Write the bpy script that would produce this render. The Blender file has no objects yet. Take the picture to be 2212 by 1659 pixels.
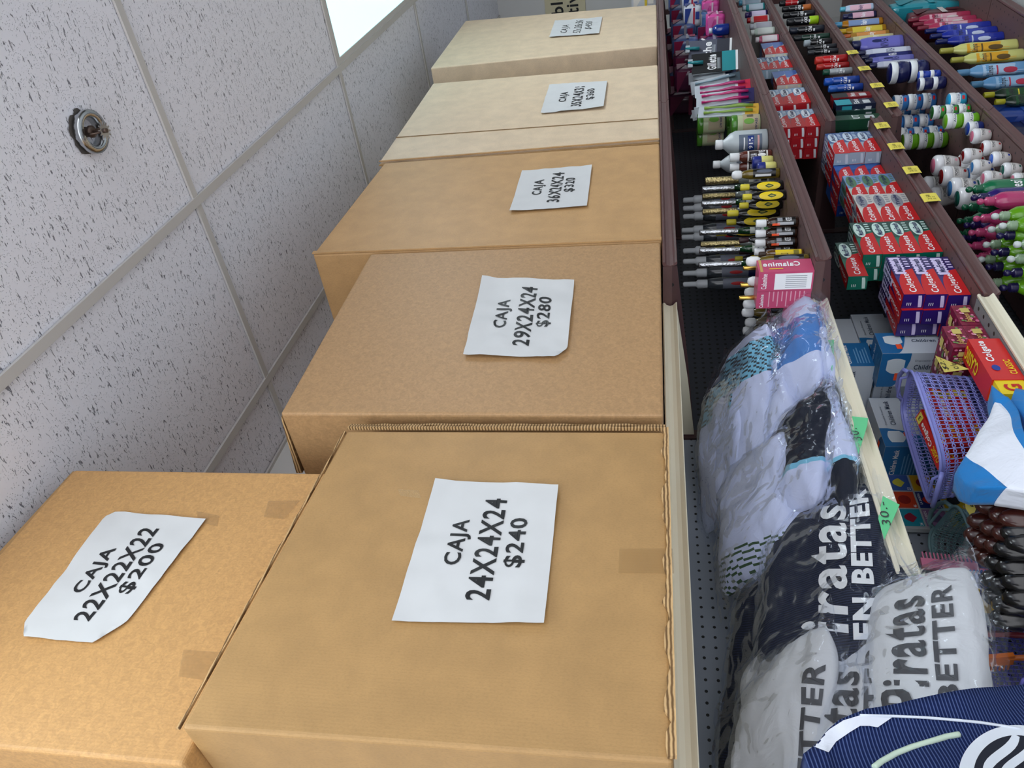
import bpy, math, random
from mathutils import Vector, Matrix, noise
from mathutils.bvhtree import BVHTree
from math import sin, cos, pi, radians
random.seed(7)
sc = bpy.context.scene
COL = sc.collection
V = Vector
# ------------------------------------------------------------------ camera
FPX, CX, CY = 1645.14, 1106.0, 829.5
RIGHT = V((.14217474, .12216135, -.98227437)); DOWN = V((-.61507912, .78841374, .00902494)); FWD = V((.77554111, .60289334, .18723142))
cam = bpy.data.cameras.new('camera'); camo = bpy.data.objects.new('camera', cam); COL.objects.link(camo)
cam.sensor_fit = 'HORIZONTAL'; cam.sensor_width = 36.0; cam.lens = 36.0 * FPX / 2212.0
cam.clip_start = .02; cam.clip_end = 60
camo.matrix_world = Matrix(((RIGHT.x, -DOWN.x, -FWD.x, 0), (RIGHT.y, -DOWN.y, -FWD.y, 0), (RIGHT.z, -DOWN.z, -FWD.z, 0), (0, 0, 0, 1)))
sc.camera = camo
sc.view_settings.view_transform = 'Standard'; sc.view_settings.look = 'None'
sc.view_settings.exposure = 0.0; sc.view_settings.gamma = 1.0; sc.view_settings.use_curve_mapping = False
# ------------------------------------------------------------------ daylight from the shop front behind the viewer
w = bpy.data.worlds.new('world'); sc.world = w; w.use_nodes = True
bgn = w.node_tree.nodes['Background']; bgn.inputs[0].default_value = (.93, .95, 1.0, 1); bgn.inputs[1].default_value = 2.3
PANEL = 6.5            # strength of the ceiling light diffusers

def at(px, py, X=None, Y=None, Z=None):
    """the point of the shop seen at a photo position, on the plane X=, Y= or Z="""
    d = RIGHT * ((px - CX) / FPX) + DOWN * ((py - CY) / FPX) + FWD
    k = X / d.x if X is not None else (Y / d.y if Y is not None else Z / d.z)
    return d * k

# ------------------------------------------------------------------ materials
MATS = {}
def lin(c):
    if isinstance(c, str):
        c = tuple(int(c[i:i+2], 16) / 255 for i in (0, 2, 4))
    return tuple((v / 12.92 if v <= .04045 else ((v + .055) / 1.055) ** 2.4) for v in c)
def mat(col, rough=.5, metal=0.0, name=None, noise_amt=0.0, scale=40, bump=0.0, spec=.5, coat=0.0, trans=0.0, alpha=1.0, sheen=0.0):
    key = (col, rough, metal, noise_amt, scale, bump, spec, coat, trans, alpha, sheen)
    if key in MATS: return MATS[key]
    m = bpy.data.materials.new(name or 'surface_' + (col if isinstance(col, str) else 'tone')); m.use_nodes = True
    nt = m.node_tree; b = nt.nodes['Principled BSDF']; c = lin(col)
    b.inputs['Base Color'].default_value = (*c, 1); b.inputs['Roughness'].default_value = rough; b.inputs['Metallic'].default_value = metal
    b.inputs['Specular IOR Level'].default_value = spec; b.inputs['Coat Weight'].default_value = coat; b.inputs['Coat Roughness'].default_value = .1
    b.inputs['Transmission Weight'].default_value = trans; b.inputs['Alpha'].default_value = alpha
    if sheen: b.inputs['Sheen Weight'].default_value = sheen
    if noise_amt or bump:
        tc = nt.nodes.new('ShaderNodeTexCoord'); n = nt.nodes.new('ShaderNodeTexNoise'); n.inputs['Scale'].default_value = scale; n.inputs['Detail'].default_value = 4
        nt.links.new(tc.outputs['Object'], n.inputs['Vector'])
        if noise_amt:
            r = nt.nodes.new('ShaderNodeValToRGB'); r.color_ramp.elements[0].position = .3; r.color_ramp.elements[1].position = .7
            r.color_ramp.elements[0].color = (*[v * (1 - noise_amt) for v in c], 1); r.color_ramp.elements[1].color = (*[min(1, v * (1 + noise_amt)) for v in c], 1)
            nt.links.new(n.outputs['Fac'], r.inputs['Fac']); nt.links.new(r.outputs['Color'], b.inputs['Base Color'])
        if bump:
            bp = nt.nodes.new('ShaderNodeBump'); bp.inputs['Strength'].default_value = bump; bp.inputs['Distance'].default_value = .004
            nt.links.new(n.outputs['Fac'], bp.inputs['Height']); nt.links.new(bp.outputs['Normal'], b.inputs['Normal'])
    MATS[key] = m
    return m
def nodes_of(name):
    m = bpy.data.materials.new(name); m.use_nodes = True
    return m, m.node_tree, m.node_tree.nodes['Principled BSDF']
def N(nt, t, **kw):
    n = nt.nodes.new(t)
    for k, v in kw.items():
        if hasattr(n, k): setattr(n, k, v)
        else: n.inputs[k].default_value = v
    return n
def ramp(nt, fac, stops):
    r = nt.nodes.new('ShaderNodeValToRGB'); e = r.color_ramp.elements
    while len(e) < len(stops): e.new(.5)
    for i, (p, c) in enumerate(stops):
        e[i].position = p; e[i].color = (*c, 1) if len(c) == 3 else c
    nt.links.new(fac, r.inputs['Fac']); return r.outputs['Color']
def mth(nt, op, a, b=None, clamp=False):
    n = nt.nodes.new('ShaderNodeMath'); n.operation = op; n.use_clamp = clamp
    for i, x in enumerate((a, b)):
        if x is None: continue
        if isinstance(x, (int, float)): n.inputs[i].default_value = x
        else: nt.links.new(x, n.inputs[i])
    return n.outputs[0]
def mixc(nt, fac, a, b):
    n = nt.nodes.new('ShaderNodeMix'); n.data_type = 'RGBA'
    for s, x in ((n.inputs[0], fac), (n.inputs[6], a), (n.inputs[7], b)):
        if isinstance(x, (int, float)): s.default_value = x
        elif isinstance(x, tuple): s.default_value = (*x, 1) if len(x) == 3 else x
        else: nt.links.new(x, s)
    return n.outputs[2]

def cardboard(name, col, mottled):
    m, nt, b = nodes_of(name); c = lin(col); L = nt.links
    tc = N(nt, 'ShaderNodeTexCoord')
    mp = N(nt, 'ShaderNodeMapping'); mp.inputs['Scale'].default_value = (1, 1, .45); L.new(tc.outputs['Object'], mp.inputs[0])
    fib = N(nt, 'ShaderNodeTexNoise', Scale=520.0, Detail=3.0); L.new(mp.outputs[0], fib.inputs['Vector'])
    mot = N(nt, 'ShaderNodeTexNoise', Scale=95.0 if mottled else 14.0, Detail=5.0, Roughness=.6, Distortion=1.2 if mottled else .2); L.new(tc.outputs['Object'], mot.inputs['Vector'])
    k = .11 if mottled else .07
    c1 = ramp(nt, mot.outputs['Fac'], [(.36, tuple(v * (1 - k) for v in c)), (.66, tuple(min(1, v * (1 + k)) for v in c))])
    c2 = ramp(nt, fib.outputs['Fac'], [(.3, (.86, .86, .86)), (.55, (1, 1, 1)), (.74, (1.0, 1.0, 1.0)), (.8, (1.0, 1.0, 1.0))])
    mx = N(nt, 'ShaderNodeMix', data_type='RGBA', blend_type='MULTIPLY'); mx.inputs[0].default_value = .8
    L.new(c1, mx.inputs[6]); L.new(c2, mx.inputs[7]); L.new(mx.outputs[2], b.inputs['Base Color'])
    b.inputs['Roughness'].default_value = .52; b.inputs['Specular IOR Level'].default_value = .45
    wv = N(nt, 'ShaderNodeTexWave', Scale=60.0, Distortion=.4); wv.bands_direction = 'X'; L.new(tc.outputs['Object'], wv.inputs['Vector'])
    h = mth(nt, 'ADD', mth(nt, 'MULTIPLY', wv.outputs['Fac'], .16), mth(nt, 'MULTIPLY', mot.outputs['Fac'], .5))
    bp = N(nt, 'ShaderNodeBump', Strength=.18, Distance=.002); L.new(h, bp.inputs['Height']); L.new(bp.outputs['Normal'], b.inputs['Normal'])
    return m
CARD_A = cardboard('tan_cardboard', 'C39A68', False)
CARD_B = cardboard('mottled_cardboard', 'C89A62', True)
CARD_C = cardboard('pale_cardboard', 'DDC6A8', False)
CARD_E = cardboard('falloff_darkened_cardboard', 'B38D62', True)  # darker mottled board: light falloff on the box is put into its tone
CARD_D = cardboard('worn_tan_cardboard', 'B28C5A', False)
m, nt, b = nodes_of('corrugated_edge')
tc = N(nt, 'ShaderNodeTexCoord'); wv = N(nt, 'ShaderNodeTexWave', Scale=55.0, Distortion=2.0); wv.bands_direction = 'Z'; nt.links.new(tc.outputs['Object'], wv.inputs['Vector'])
nt.links.new(ramp(nt, wv.outputs['Fac'], [(.2, lin('6B4E2C')), (.8, lin('C8A473'))]), b.inputs['Base Color']); b.inputs['Roughness'].default_value = .8
CARD_EDGE = m
PAPER = mat('D2D3D4', .55, name='white_paper', noise_amt=.015, scale=30)
INK = mat('16181B', .5, name='black_ink')
# ceiling tile: fissured mineral fibre
m, nt, b = nodes_of('fissured_ceiling_tile'); L = nt.links
tc = N(nt, 'ShaderNodeTexCoord'); mp = N(nt, 'ShaderNodeMapping'); mp.inputs['Scale'].default_value = (1, .28, 1); mp.inputs['Rotation'].default_value = (0, 0, .12)
L.new(tc.outputs['Object'], mp.inputs[0])
n1 = N(nt, 'ShaderNodeTexNoise', Scale=210.0, Detail=2.0, Roughness=.6, Distortion=.6); L.new(mp.outputs[0], n1.inputs['Vector'])
n2 = N(nt, 'ShaderNodeTexVoronoi', Scale=260.0); L.new(tc.outputs['Object'], n2.inputs['Vector'])
n3 = N(nt, 'ShaderNodeTexNoise', Scale=30.0, Detail=2.0); L.new(tc.outputs['Object'], n3.inputs['Vector'])
fis = mth(nt, 'MULTIPLY', mth(nt, 'SUBTRACT', n1.outputs['Fac'], .63), 22.0, True)
pin = mth(nt, 'MULTIPLY', mth(nt, 'SUBTRACT', .20, n2.outputs['Distance']), 9.0, True)
pin = mth(nt, 'MULTIPLY', pin, mth(nt, 'MULTIPLY', mth(nt, 'SUBTRACT', n3.outputs['Fac'], .42), 8.0, True))
hole = mth(nt, 'MAXIMUM', fis, pin)
L.new(mixc(nt, hole, lin('ECECF4'), lin('888892')), b.inputs['Base Color']); b.inputs['Roughness'].default_value = .9; b.inputs['Specular IOR Level'].default_value = .1
bp = N(nt, 'ShaderNodeBump', Strength=.9, Distance=.004); bp.invert = True; L.new(hole, bp.inputs['Height']); L.new(bp.outputs['Normal'], b.inputs['Normal'])
TILE = m
GRID = mat('C9C6C3', .45, name='painted_grid_metal')
WALLP = mat('D8D8D6', .7, name='white_wall_paint', noise_amt=.02, scale=3)
FLOORM = mat('CBCCCC', .35, name='speckled_vinyl_floor', noise_amt=.12, scale=60)
def perforated(name, col, pitch=.0254, r=.0032, axis='XZ', hole=(.006, .006, .006), off=(0, 0)):
    m, nt, b = nodes_of(name); L = nt.links
    tc = N(nt, 'ShaderNodeTexCoord'); sp = N(nt, 'ShaderNodeSeparateXYZ'); L.new(tc.outputs['Object'], sp.inputs[0])
    def cell(o, f):
        a = mth(nt, 'FRACT', mth(nt, 'ADD', mth(nt, 'DIVIDE', o, pitch), 100.0 + f))
        return mth(nt, 'SUBTRACT', a, .5)
    u = cell(sp.outputs[axis[0]], off[0]); v = cell(sp.outputs[axis[1]], off[1])
    d = mth(nt, 'SQRT', mth(nt, 'ADD', mth(nt, 'MULTIPLY', u, u), mth(nt, 'MULTIPLY', v, v)))
    h = mth(nt, 'LESS_THAN', d, r / pitch)
    ns = N(nt, 'ShaderNodeTexNoise', Scale=6.0, Detail=4.0); L.new(tc.outputs['Object'], ns.inputs['Vector'])
    c = lin(col); base = ramp(nt, ns.outputs['Fac'], [(.3, tuple(x * .93 for x in c)), (.7, tuple(x * 1.05 for x in c))])
    L.new(mixc(nt, h, base, hole), b.inputs['Base Color']); b.inputs['Roughness'].default_value = .5
    return m
PEG = perforated('grey_pegboard', '8C94A0', pitch=.0254, r=.0034, axis='XZ')
PEG_DARK = perforated('dark_pegboard', '3A3E46', pitch=.0254, r=.0045, axis='XZ')
DECK_C = perforated('cream_perforated_deck', 'D9D2BE', pitch=.05, r=.004, axis='XY')
DECK_G = perforated('grey_perforated_deck', '77787B', pitch=.034, r=.0048, axis='XY')
DECK_B = perforated('brown_perforated_deck', '5E4543', pitch=.05, r=.004, axis='XY')
CREAM = mat('DDD6C0', .4, name='cream_price_channel')
BROWN = mat('5E4140', .32, name='brown_price_channel')
BROWN_D = mat('4A3233', .4, name='brown_shelf_metal')

# ------------------------------------------------------------------ mesh building
I4 = Matrix.Identity(4)
_txt = {}
def text_geo(s, bold=0.0, italic=False, font_scale=(1, 1)):
    k = (s, bold, italic)
    if k in _txt: return _txt[k]
    c = bpy.data.curves.new('t', 'FONT'); c.body = s; c.size = 1.0; c.offset = bold; c.resolution_u = 3; c.space_character = 1.12
    if italic: c.shear = .3
    o = bpy.data.objects.new('t', c); COL.objects.link(o)
    bpy.context.view_layer.update()
    me = bpy.data.meshes.new_from_object(o.evaluated_get(bpy.context.evaluated_depsgraph_get()))
    vs = [v.co.copy() for v in me.vertices]; fs = [tuple(p.vertices) for p in me.polygons]
    bpy.data.objects.remove(o); bpy.data.curves.remove(c); bpy.data.meshes.remove(me)
    if vs:
        x0 = min(v.x for v in vs); x1 = max(v.x for v in vs); y0 = min(v.y for v in vs); y1 = max(v.y for v in vs)
        vs = [V(((v.x - x0) / (x1 - x0), (v.y - y0) / (y1 - y0), 0)) for v in vs]     # unit box
        asp = (x1 - x0) / (y1 - y0)
    else: asp = 1
    _txt[k] = (vs, fs, asp); return _txt[k]

class MB:
    def __init__(s): s.v = []; s.f = []; s.m = []; s.mats = []; s.sm = []
    def slot(s, m):
        if m not in s.mats: s.mats.append(m)
        return s.mats.index(m)
    def add(s, vs, fs, m, M=None, smooth=False):
        o = len(s.v); s.v += [(M @ V(v)) if M else V(v) for v in vs]
        k = s.slot(m)
        for f in fs: s.f.append(tuple(i + o for i in f)); s.m.append(k); s.sm.append(smooth)
        return s
    def box(s, lo, hi, m, M=None, taper=0):
        x0, y0, z0 = lo; x1, y1, z1 = hi
        vs = [(x0, y0, z0), (x1, y0, z0), (x1, y1, z0), (x0, y1, z0), (x0, y0, z1), (x1, y0, z1), (x1, y1, z1), (x0, y1, z1)]
        if taper:
            cx, cy = (x0 + x1) / 2, (y0 + y1) / 2
            vs = vs[:4] + [(cx + (x - cx) * (1 - taper), cy + (y - cy) * (1 - taper), z) for x, y, z in vs[4:]]
        return s.add(vs, [(0, 3, 2, 1), (4, 5, 6, 7), (0, 1, 5, 4), (1, 2, 6, 5), (2, 3, 7, 6), (3, 0, 4, 7)], m, M)
    def hexa(s, c, m):   # c: 4 front corners (near bottom, far bottom, far top, near top) then 4 back ones
        return s.add(c, [(0, 1, 2, 3), (7, 6, 5, 4), (1, 5, 6, 2), (4, 0, 3, 7), (3, 2, 6, 7), (4, 5, 1, 0)], m)
    def poly(s, pts, m, M=None): return s.add(pts, [tuple(range(len(pts)))], m, M)
    def lathe(s, prof, m, seg=20, sx=1, sy=1, M=None, cap=True, bands=None, sq=0):
        # prof: [(r, z)]; bands: {index of segment: material}; sq: 0 round .. 1 squarish
        vs = []
        for r, z in prof:
            for i in range(seg):
                a = 2 * pi * (i + .5) / seg; ca, sa = cos(a), sin(a)
                if sq:
                    k = (abs(ca) ** (2 + 6 * sq) + abs(sa) ** (2 + 6 * sq)) ** (-1 / (2 + 6 * sq)); ca *= k; sa *= k
                vs.append(V((r * ca * sx, r * sa * sy, z)))
        for j in range(len(prof) - 1):
            fs = [(j * seg + i, j * seg + (i + 1) % seg, (j + 1) * seg + (i + 1) % seg, (j + 1) * seg + i) for i in range(seg)]
            mm = (bands or {}).get(j, m)
            o = len(s.v)
            if j == 0:
                base = o; s.v += [(M @ v) if M else v.copy() for v in vs]
            k = s.slot(mm)
            for f in fs: s.f.append(tuple(q + base for q in f)); s.m.append(k); s.sm.append(True)
        if cap:
            k = s.slot((bands or {}).get(0, m)); s.f.append(tuple(base + i for i in reversed(range(seg)))); s.m.append(k); s.sm.append(False)
            k = s.slot((bands or {}).get(len(prof) - 2, m)); s.f.append(tuple(base + (len(prof) - 1) * seg + i for i in range(seg))); s.m.append(k); s.sm.append(False)
        return s
    def tube(s, pts, r, m, seg=8, closed=False):
        n = len(pts); pts = [V(p) for p in pts]; o = len(s.v); ref = V((0.3, .2, 1)).normalized()
        for i, p in enumerate(pts):
            a = pts[(i - 1) % n] if (closed or i) else p; c = pts[(i + 1) % n] if (closed or i < n - 1) else p
            t = (c - a).normalized(); u = t.cross(ref)
            if u.length < 1e-3: u = t.cross(V((1, 0, 0)))
            u.normalize(); w_ = t.cross(u); rr = r[i] if isinstance(r, (list, tuple)) else r
            for k in range(seg): s.v.append(p + (u * cos(2 * pi * k / seg) + w_ * sin(2 * pi * k / seg)) * rr)
        kk = s.slot(m)
        for i in range(n if closed else n - 1):
            j = (i + 1) % n
            for k in range(seg): s.f.append((o + i * seg + k, o + i * seg + (k + 1) % seg, o + j * seg + (k + 1) % seg, o + j * seg + k)); s.m.append(kk); s.sm.append(True)
        if not closed:
            s.f.append(tuple(o + k for k in reversed(range(seg)))); s.m.append(kk); s.sm.append(False)
            s.f.append(tuple(o + (n - 1) * seg + k for k in range(seg))); s.m.append(kk); s.sm.append(False)
        return s
    def text(s, t, fn, u0, v0, u1, v1, m, bold=0.02, italic=False):
        """lettering stretched over the box u0..u1, v0..v1 of a surface function fn(u, v)"""
        vs, fs, _ = text_geo(t, bold, italic)
        return s.add([fn(u0 + (u1 - u0) * v.x, v0 + (v1 - v0) * v.y) for v in vs], fs, m)
    def mesh(s, name):
        me = bpy.data.meshes.new(name); me.from_pydata([tuple(v) for v in s.v], [], s.f); me.update()
        for m in s.mats: me.materials.append(m)
        for i, p in enumerate(me.polygons): p.material_index = s.m[i]; p.use_smooth = s.sm[i]
        return me
    def build(s, name, parent=None, loc=None):
        o = bpy.data.objects.new(name, s.mesh(name)); COL.objects.link(o)
        if parent: o.parent = parent
        if loc: o.location = loc
        return o
def tag(o, label=None, cat=None, group=None, kind=None):
    if label:
        o['label'] = label
    if cat: o['category'] = cat
    if group: o['group'] = group
    if kind: o['kind'] = kind
    return o
def empty(name, loc, label, cat, group=None, rz=0, rot=None, s=1):
    o = bpy.data.objects.new(name, None); COL.objects.link(o); o.empty_display_size = .05
    o.location = loc; o.rotation_euler = rot if rot else (0, 0, rz); o.scale = (s, s, s)
    return tag(o, label, cat, group)
def bevel(o, w_, seg=2):
    md = o.modifiers.new('bevel', 'BEVEL'); md.width = w_; md.segments = seg; md.limit_method = 'ANGLE'; md.angle_limit = .6
    return o
def struct(o): o['kind'] = 'structure'; return o

# ------------------------------------------------------------------ the room
CEIL, FLOOR, WALLY = 1.225, -1.68, 1.60
struct(MB().box((-4, -3.2, FLOOR - .05), (9, WALLY + .1, FLOOR), FLOORM).build('floor'))
tx = [.570 + 1.2192 * i for i in range(-4, 8)]; ty = [.142 + .6096 * i for i in range(-6, 3)] + [WALLY]
LIGHTS = [(2, 6), (-1, 6), (5, 6), (2, 1), (-1, 3), (2, 4)]       # tile cells that hold a light panel (x index, y index)
cell = {}
cb = MB()
for i in range(len(tx) - 1):
    for j in range(len(ty) - 1):
        x0, x1, y0, y1 = tx[i], tx[i + 1], ty[j], ty[j + 1]
        cell[(i - 4, j)] = (x0, x1, y0, y1)
        if (i - 4, j) in LIGHTS: continue
        g = .006; cb.box((x0 + g, y0 + g, CEIL + .006), (x1 - g, y1 - g, CEIL + .022), TILE)
cb.box((tx[0], ty[0], CEIL + .05), (tx[-1], WALLY + .1, CEIL + .08), WALLP)
struct(cb.build('ceiling'))
gb = MB()
for x in tx: gb.box((x - .012, ty[0], CEIL - .002), (x + .012, WALLY, CEIL + .004), GRID).box((x - .0015, ty[0], CEIL + .004), (x + .0015, WALLY, CEIL + .04), GRID)
for y in ty: gb.box((tx[0], y - .012, CEIL - .004), (tx[-1], y + .012, CEIL + .003), GRID).box((tx[0], y - .0015, CEIL + .003), (tx[-1], y + .0015, CEIL + .04), GRID)
struct(gb.build('trim_1'))
struct(MB().box((-4, WALLY, FLOOR), (9, WALLY + .1, CEIL + .05), WALLP).build('wall_back'))
struct(MB().box((1.2, -3.3, FLOOR), (9, -3.2, CEIL + .05), mat('5A5450', .7, name='bounce_cutting_brown')).box((-4, -3.3, FLOOR), (1.2, -3.2, FLOOR + .35), WALLP).build('wall_front'))  # unseen wall, its dark stretch added to cut bounce on the far shelves
struct(MB().box((6.6, -3.2, FLOOR), (6.7, WALLY, CEIL + .05), WALLP).build('wall_far'))
m, nt, b = nodes_of('frosted_light_diffuser')
b.inputs['Base Color'].default_value = (.85, .97, 1, 1); b.inputs['Emission Color'].default_value = (.86, .96, 1.0, 1); b.inputs['Emission Strength'].default_value = PANEL
DIFF = m
m, nt, b = nodes_of('rolloff_tinted_diffuser')
b.inputs['Base Color'].default_value = (.7, .9, .95, 1); b.inputs['Emission Color'].default_value = (.50, .92, 1.0, 1); b.inputs['Emission Strength'].default_value = 1.35
DIFF2 = m  # highlight roll-off put into the glow as cyan tint and low strength
m = DIFF.copy(); m.name = 'added_fill_diffuser'; m.node_tree.nodes['Principled BSDF'].inputs['Emission Strength'].default_value = 24.0
DIFF3 = m  # for the unseen panel added to brighten the far boxes, extra strong
for n_, (i, j) in enumerate(LIGHTS):
    x0, x1, y0, y1 = cell[(i, j)]; cx, cy = (x0 + x1) / 2, (y0 + y1) / 2; hx, hy = (x1 - x0) / 2, (y1 - y0) / 2
    o = empty('ceiling_light', (cx, cy, CEIL), ['lit ceiling light panel above the far cardboard boxes', 'lit ceiling light panel nearest the viewer above the stacked box', 'lit ceiling light panel at the far end of the aisle', 'lit ceiling light panel across the aisle, farther one', 'lit ceiling light panel across the aisle, nearer one', 'added unseen light panel over the aisle, brightening the farthest boxes'][n_], 'light', 'recessed ceiling light panels')
    f = MB()
    for a, b_ in (((-hx + .012, -hy + .012), (hx - .012, -hy + .035)), ((-hx + .012, hy - .035), (hx - .012, hy - .012)), ((-hx + .012, -hy + .035), (-hx + .035, hy - .035)), ((hx - .035, -hy + .035), (hx - .012, hy - .035))):
        f.box((*a, .0), (*b_, .02), GRID)
    f.build('frame', o)
    MB().box((-hx + .035, -hy + .035, .004), (hx - .035, hy - .035, .012), DIFF2 if n_ == 0 else DIFF3 if n_ == 5 else DIFF).build('diffuser', o)
# sprinkler
CHROME = mat('B8BBBE', .18, 1.0, name='chrome'); RUST = mat('6A5A52', .5, .8, name='tarnished_brass')
sp = at(190, 285, Z=CEIL)
o = empty('fire_sprinkler', sp, 'chrome fire sprinkler head set in the ceiling tile', 'sprinkler')
MB().lathe([(.045, 0), (.047, -.010), (.046, -.016), (.034, -.018), (.031, -.014), (.029, .0), (.028, .015)], CHROME, 32, cap=False).build('escutcheon', o)
b_ = MB().lathe([(.028, .016), (.012, .012), (.010, -.004), (.013, -.006), (.013, -.012), (.006, -.014)], RUST, 20)
for s_ in (-1, 1): b_.tube([(s_ * .012, 0, -.008), (s_ * .017, 0, -.018), (s_ * .013, 0, -.032), (0, 0, -.040)], .0022, RUST, 6)
b_.tube([(0, 0, -.012), (0, 0, -.036)], .0025, RUST)
b_.build('sprinkler_body', o)
d_ = MB(); pts = []
for i in range(48):
    r = .019 if (i // 2) % 2 else .013; a = 2 * pi * i / 48; pts.append((r * cos(a), r * sin(a), 0))
d_.add([(x, y, -.041) for x, y, _ in pts] + [(x, y, -.0425) for x, y, _ in pts], [tuple(range(48)), tuple(reversed(range(48, 96)))] + [(i, i + 48, (i + 1) % 48 + 48, (i + 1) % 48) for i in range(48)], CHROME)
d_.lathe([(.005, -.040), (.005, -.047)], RUST, 10); d_.build('deflector', o)
TORN = mat('55504D', .95, name='torn_tile_edge')
tb = MB(); rg = random.Random(3)
ring = [(.043 + rg.uniform(.002, .013) * (1 if 2.2 < 2 * pi * i / 30 < 5 else .3), 2 * pi * i / 30) for i in range(30)]
tb.add([(r * cos(a), r * sin(a), .0035) for r, a in ring] + [(.03 * cos(a), .03 * sin(a), .0035) for r, a in ring], [(i, (i + 1) % 30, 30 + (i + 1) % 30, 30 + i) for i in range(30)], TORN)
tb.build('ragged_hole', o)
# ------------------------------------------------------------------ gondola shelving
YC, YB = 1.04, .929                     # front of the cream (and low) shelves, front of the deeper brown upper ones
JX = [-.75, .454, 1.654, 2.854, 4.054, 5.254]   # section joints
PEGY = 1.475
ZA, ZB1, ZB2, ZF, ZD2, ZC, ZD, ZE, ZG = -.016, -.369, -.366, -.732, -.748, -.601, -.822, -1.113, -1.503
def channel_profile(h):
    # (y forward negative, z) outline of the curved price rail, front surface then back
    fr = [(0, .0), (-.006, .001), (-.009, -.0015), (-.008, -.005), (-.002, -.009), (.001, -h * .5), (-.001, -h * .72), (-.007, -h * .86), (-.010, -h * .95), (-.009, -h), (-.004, -h)]
    bk = [(-.001, -h + .002), (.0035, -h * .5), (.003, -.004)]
    return fr + bk
def shelf(x0, x1, y0, z, rail, deck, metal, lab, depth_back=PEGY, h=.034):
    o = empty('gondola_shelf', (x0, y0, z), lab, 'shelf', 'gondola shelves')
    L = x1 - x0 - .004; D = depth_back - y0 - .007
    MB().box((.002, .004, -.022), (L, D, 0), deck).build('deck', o)
    pr = channel_profile(h); n = len(pr)
    vs = [(.001, y, z_) for y, z_ in pr] + [(L + .001, y, z_) for y, z_ in pr]
    fs = [(i, i + n, (i + 1) % n + n, (i + 1) % n) for i in range(n)] + [tuple(range(n)), tuple(reversed(range(n, 2 * n)))]
    MB().add(vs, fs, rail, smooth=False).build('price_channel', o)
    for s_ in (0, 1):
        x = .0035 if s_ == 0 else L - .001
        b = MB(); b.add([(x, .003, -.004), (x, D, -.004), (x, D, -.085), (x, D * .55, -.065), (x, .003, -.034), (x + .0025, .003, -.004), (x + .0025, D, -.004), (x + .0025, D, -.085), (x + .0025, D * .55, -.065), (x + .0025, .003, -.034)],
              [(4, 3, 2, 1, 0), (5, 6, 7, 8, 9), (0, 1, 6, 5), (1, 2, 7, 6), (2, 3, 8, 7), (3, 4, 9, 8), (4, 0, 5, 9)], metal)
        b.lathe([(.005, 0), (.005, .0006)], INK, 12, M=Matrix.Translation((x - .0007, .055, -.022)) @ Matrix.Rotation(pi / 2, 4, 'Y'))
        b.build('bracket', o)
    return o
shelf(JX[0], JX[2] - 1.2 + 0, YC, ZA, CREAM, DECK_C, CREAM, 'cream top shelf at the near end, beyond the picture edge')
shelf(JX[1], JX[2], YC, ZA, CREAM, DECK_C, CREAM, 'cream top shelf under the box priced 240')
shelf(JX[2], JX[3], YB, ZA, BROWN, DECK_B, BROWN_D, 'brown top shelf under the box priced 320')
shelf(JX[3], JX[4], YB, ZA, BROWN, DECK_B, BROWN_D, 'brown top shelf under the box with the folded line, third section')
shelf(JX[4], JX[5], YB, ZA, BROWN, DECK_B, BROWN_D, 'brown top shelf under the farthest box')
shelf(JX[0], JX[1], YC, ZB1, CREAM, DECK_C, CREAM, 'cream second shelf holding the white lettered shirts, cut by the frame')
shelf(JX[1], JX[2], YC, ZB1, CREAM, DECK_C, CREAM, 'cream second shelf holding the bagged shirts, with green price cards')
shelf(JX[2], JX[3], YB, ZB2, BROWN, DECK_B, BROWN_D, 'brown second shelf holding oil bottles and pink lotion boxes')
shelf(JX[3], JX[4], YB, ZB2, BROWN, DECK_B, BROWN_D, 'brown second shelf holding toothbrushes and razors')
shelf(JX[4], JX[5], YB, ZB2, BROWN, DECK_B, BROWN_D, 'farthest brown second shelf holding sanitary pads')
shelf(JX[3], JX[4], YC, ZC, BROWN, DECK_B, BROWN_D, 'brown shelf of toothpaste stacks below the razors')
shelf(JX[4], JX[5], YC, ZC, BROWN, DECK_B, BROWN_D, 'farthest brown shelf of boxed ointments')
shelf(JX[3], JX[4], YC, ZD, BROWN, DECK_B, BROWN_D, 'brown shelf of deodorants with four yellow price tags')
shelf(JX[4], JX[5], YC, ZD, BROWN, DECK_B, BROWN_D, 'farthest brown shelf of black spray cans')
shelf(JX[0], JX[1], YC, ZF, CREAM, DECK_G, CREAM, 'cream third shelf at the near end, holding the basket of combs')
shelf(JX[1], JX[2], YC, ZF, CREAM, DECK_G, CREAM, 'cream third shelf holding mask boxes and a purple basket')
shelf(JX[2], JX[3], YC, ZD2, BROWN, DECK_B, BROWN_D, 'brown third shelf of toothpaste with five yellow price tags')
shelf(JX[2], JX[3], YC, ZE, BROWN, DECK_B, BROWN_D, 'brown fourth shelf of green and pink gel bottles')
shelf(JX[3], JX[4], YC, ZE, BROWN, DECK_B, BROWN_D, 'brown fourth shelf of cream jars')
shelf(JX[4], JX[5], YC, ZE, BROWN, DECK_B, BROWN_D, 'farthest brown fourth shelf of baby shampoo')
for i, (a, b2) in enumerate(zip(JX[2:5], JX[3:6])):
    shelf(a, b2, YC - .08, ZG, BROWN, DECK_B, BROWN_D, ['brown bottom deck nearest the viewer', 'brown bottom deck under the yellow and blue bottles', 'farthest brown bottom deck beside the open floor'][i])
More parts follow.
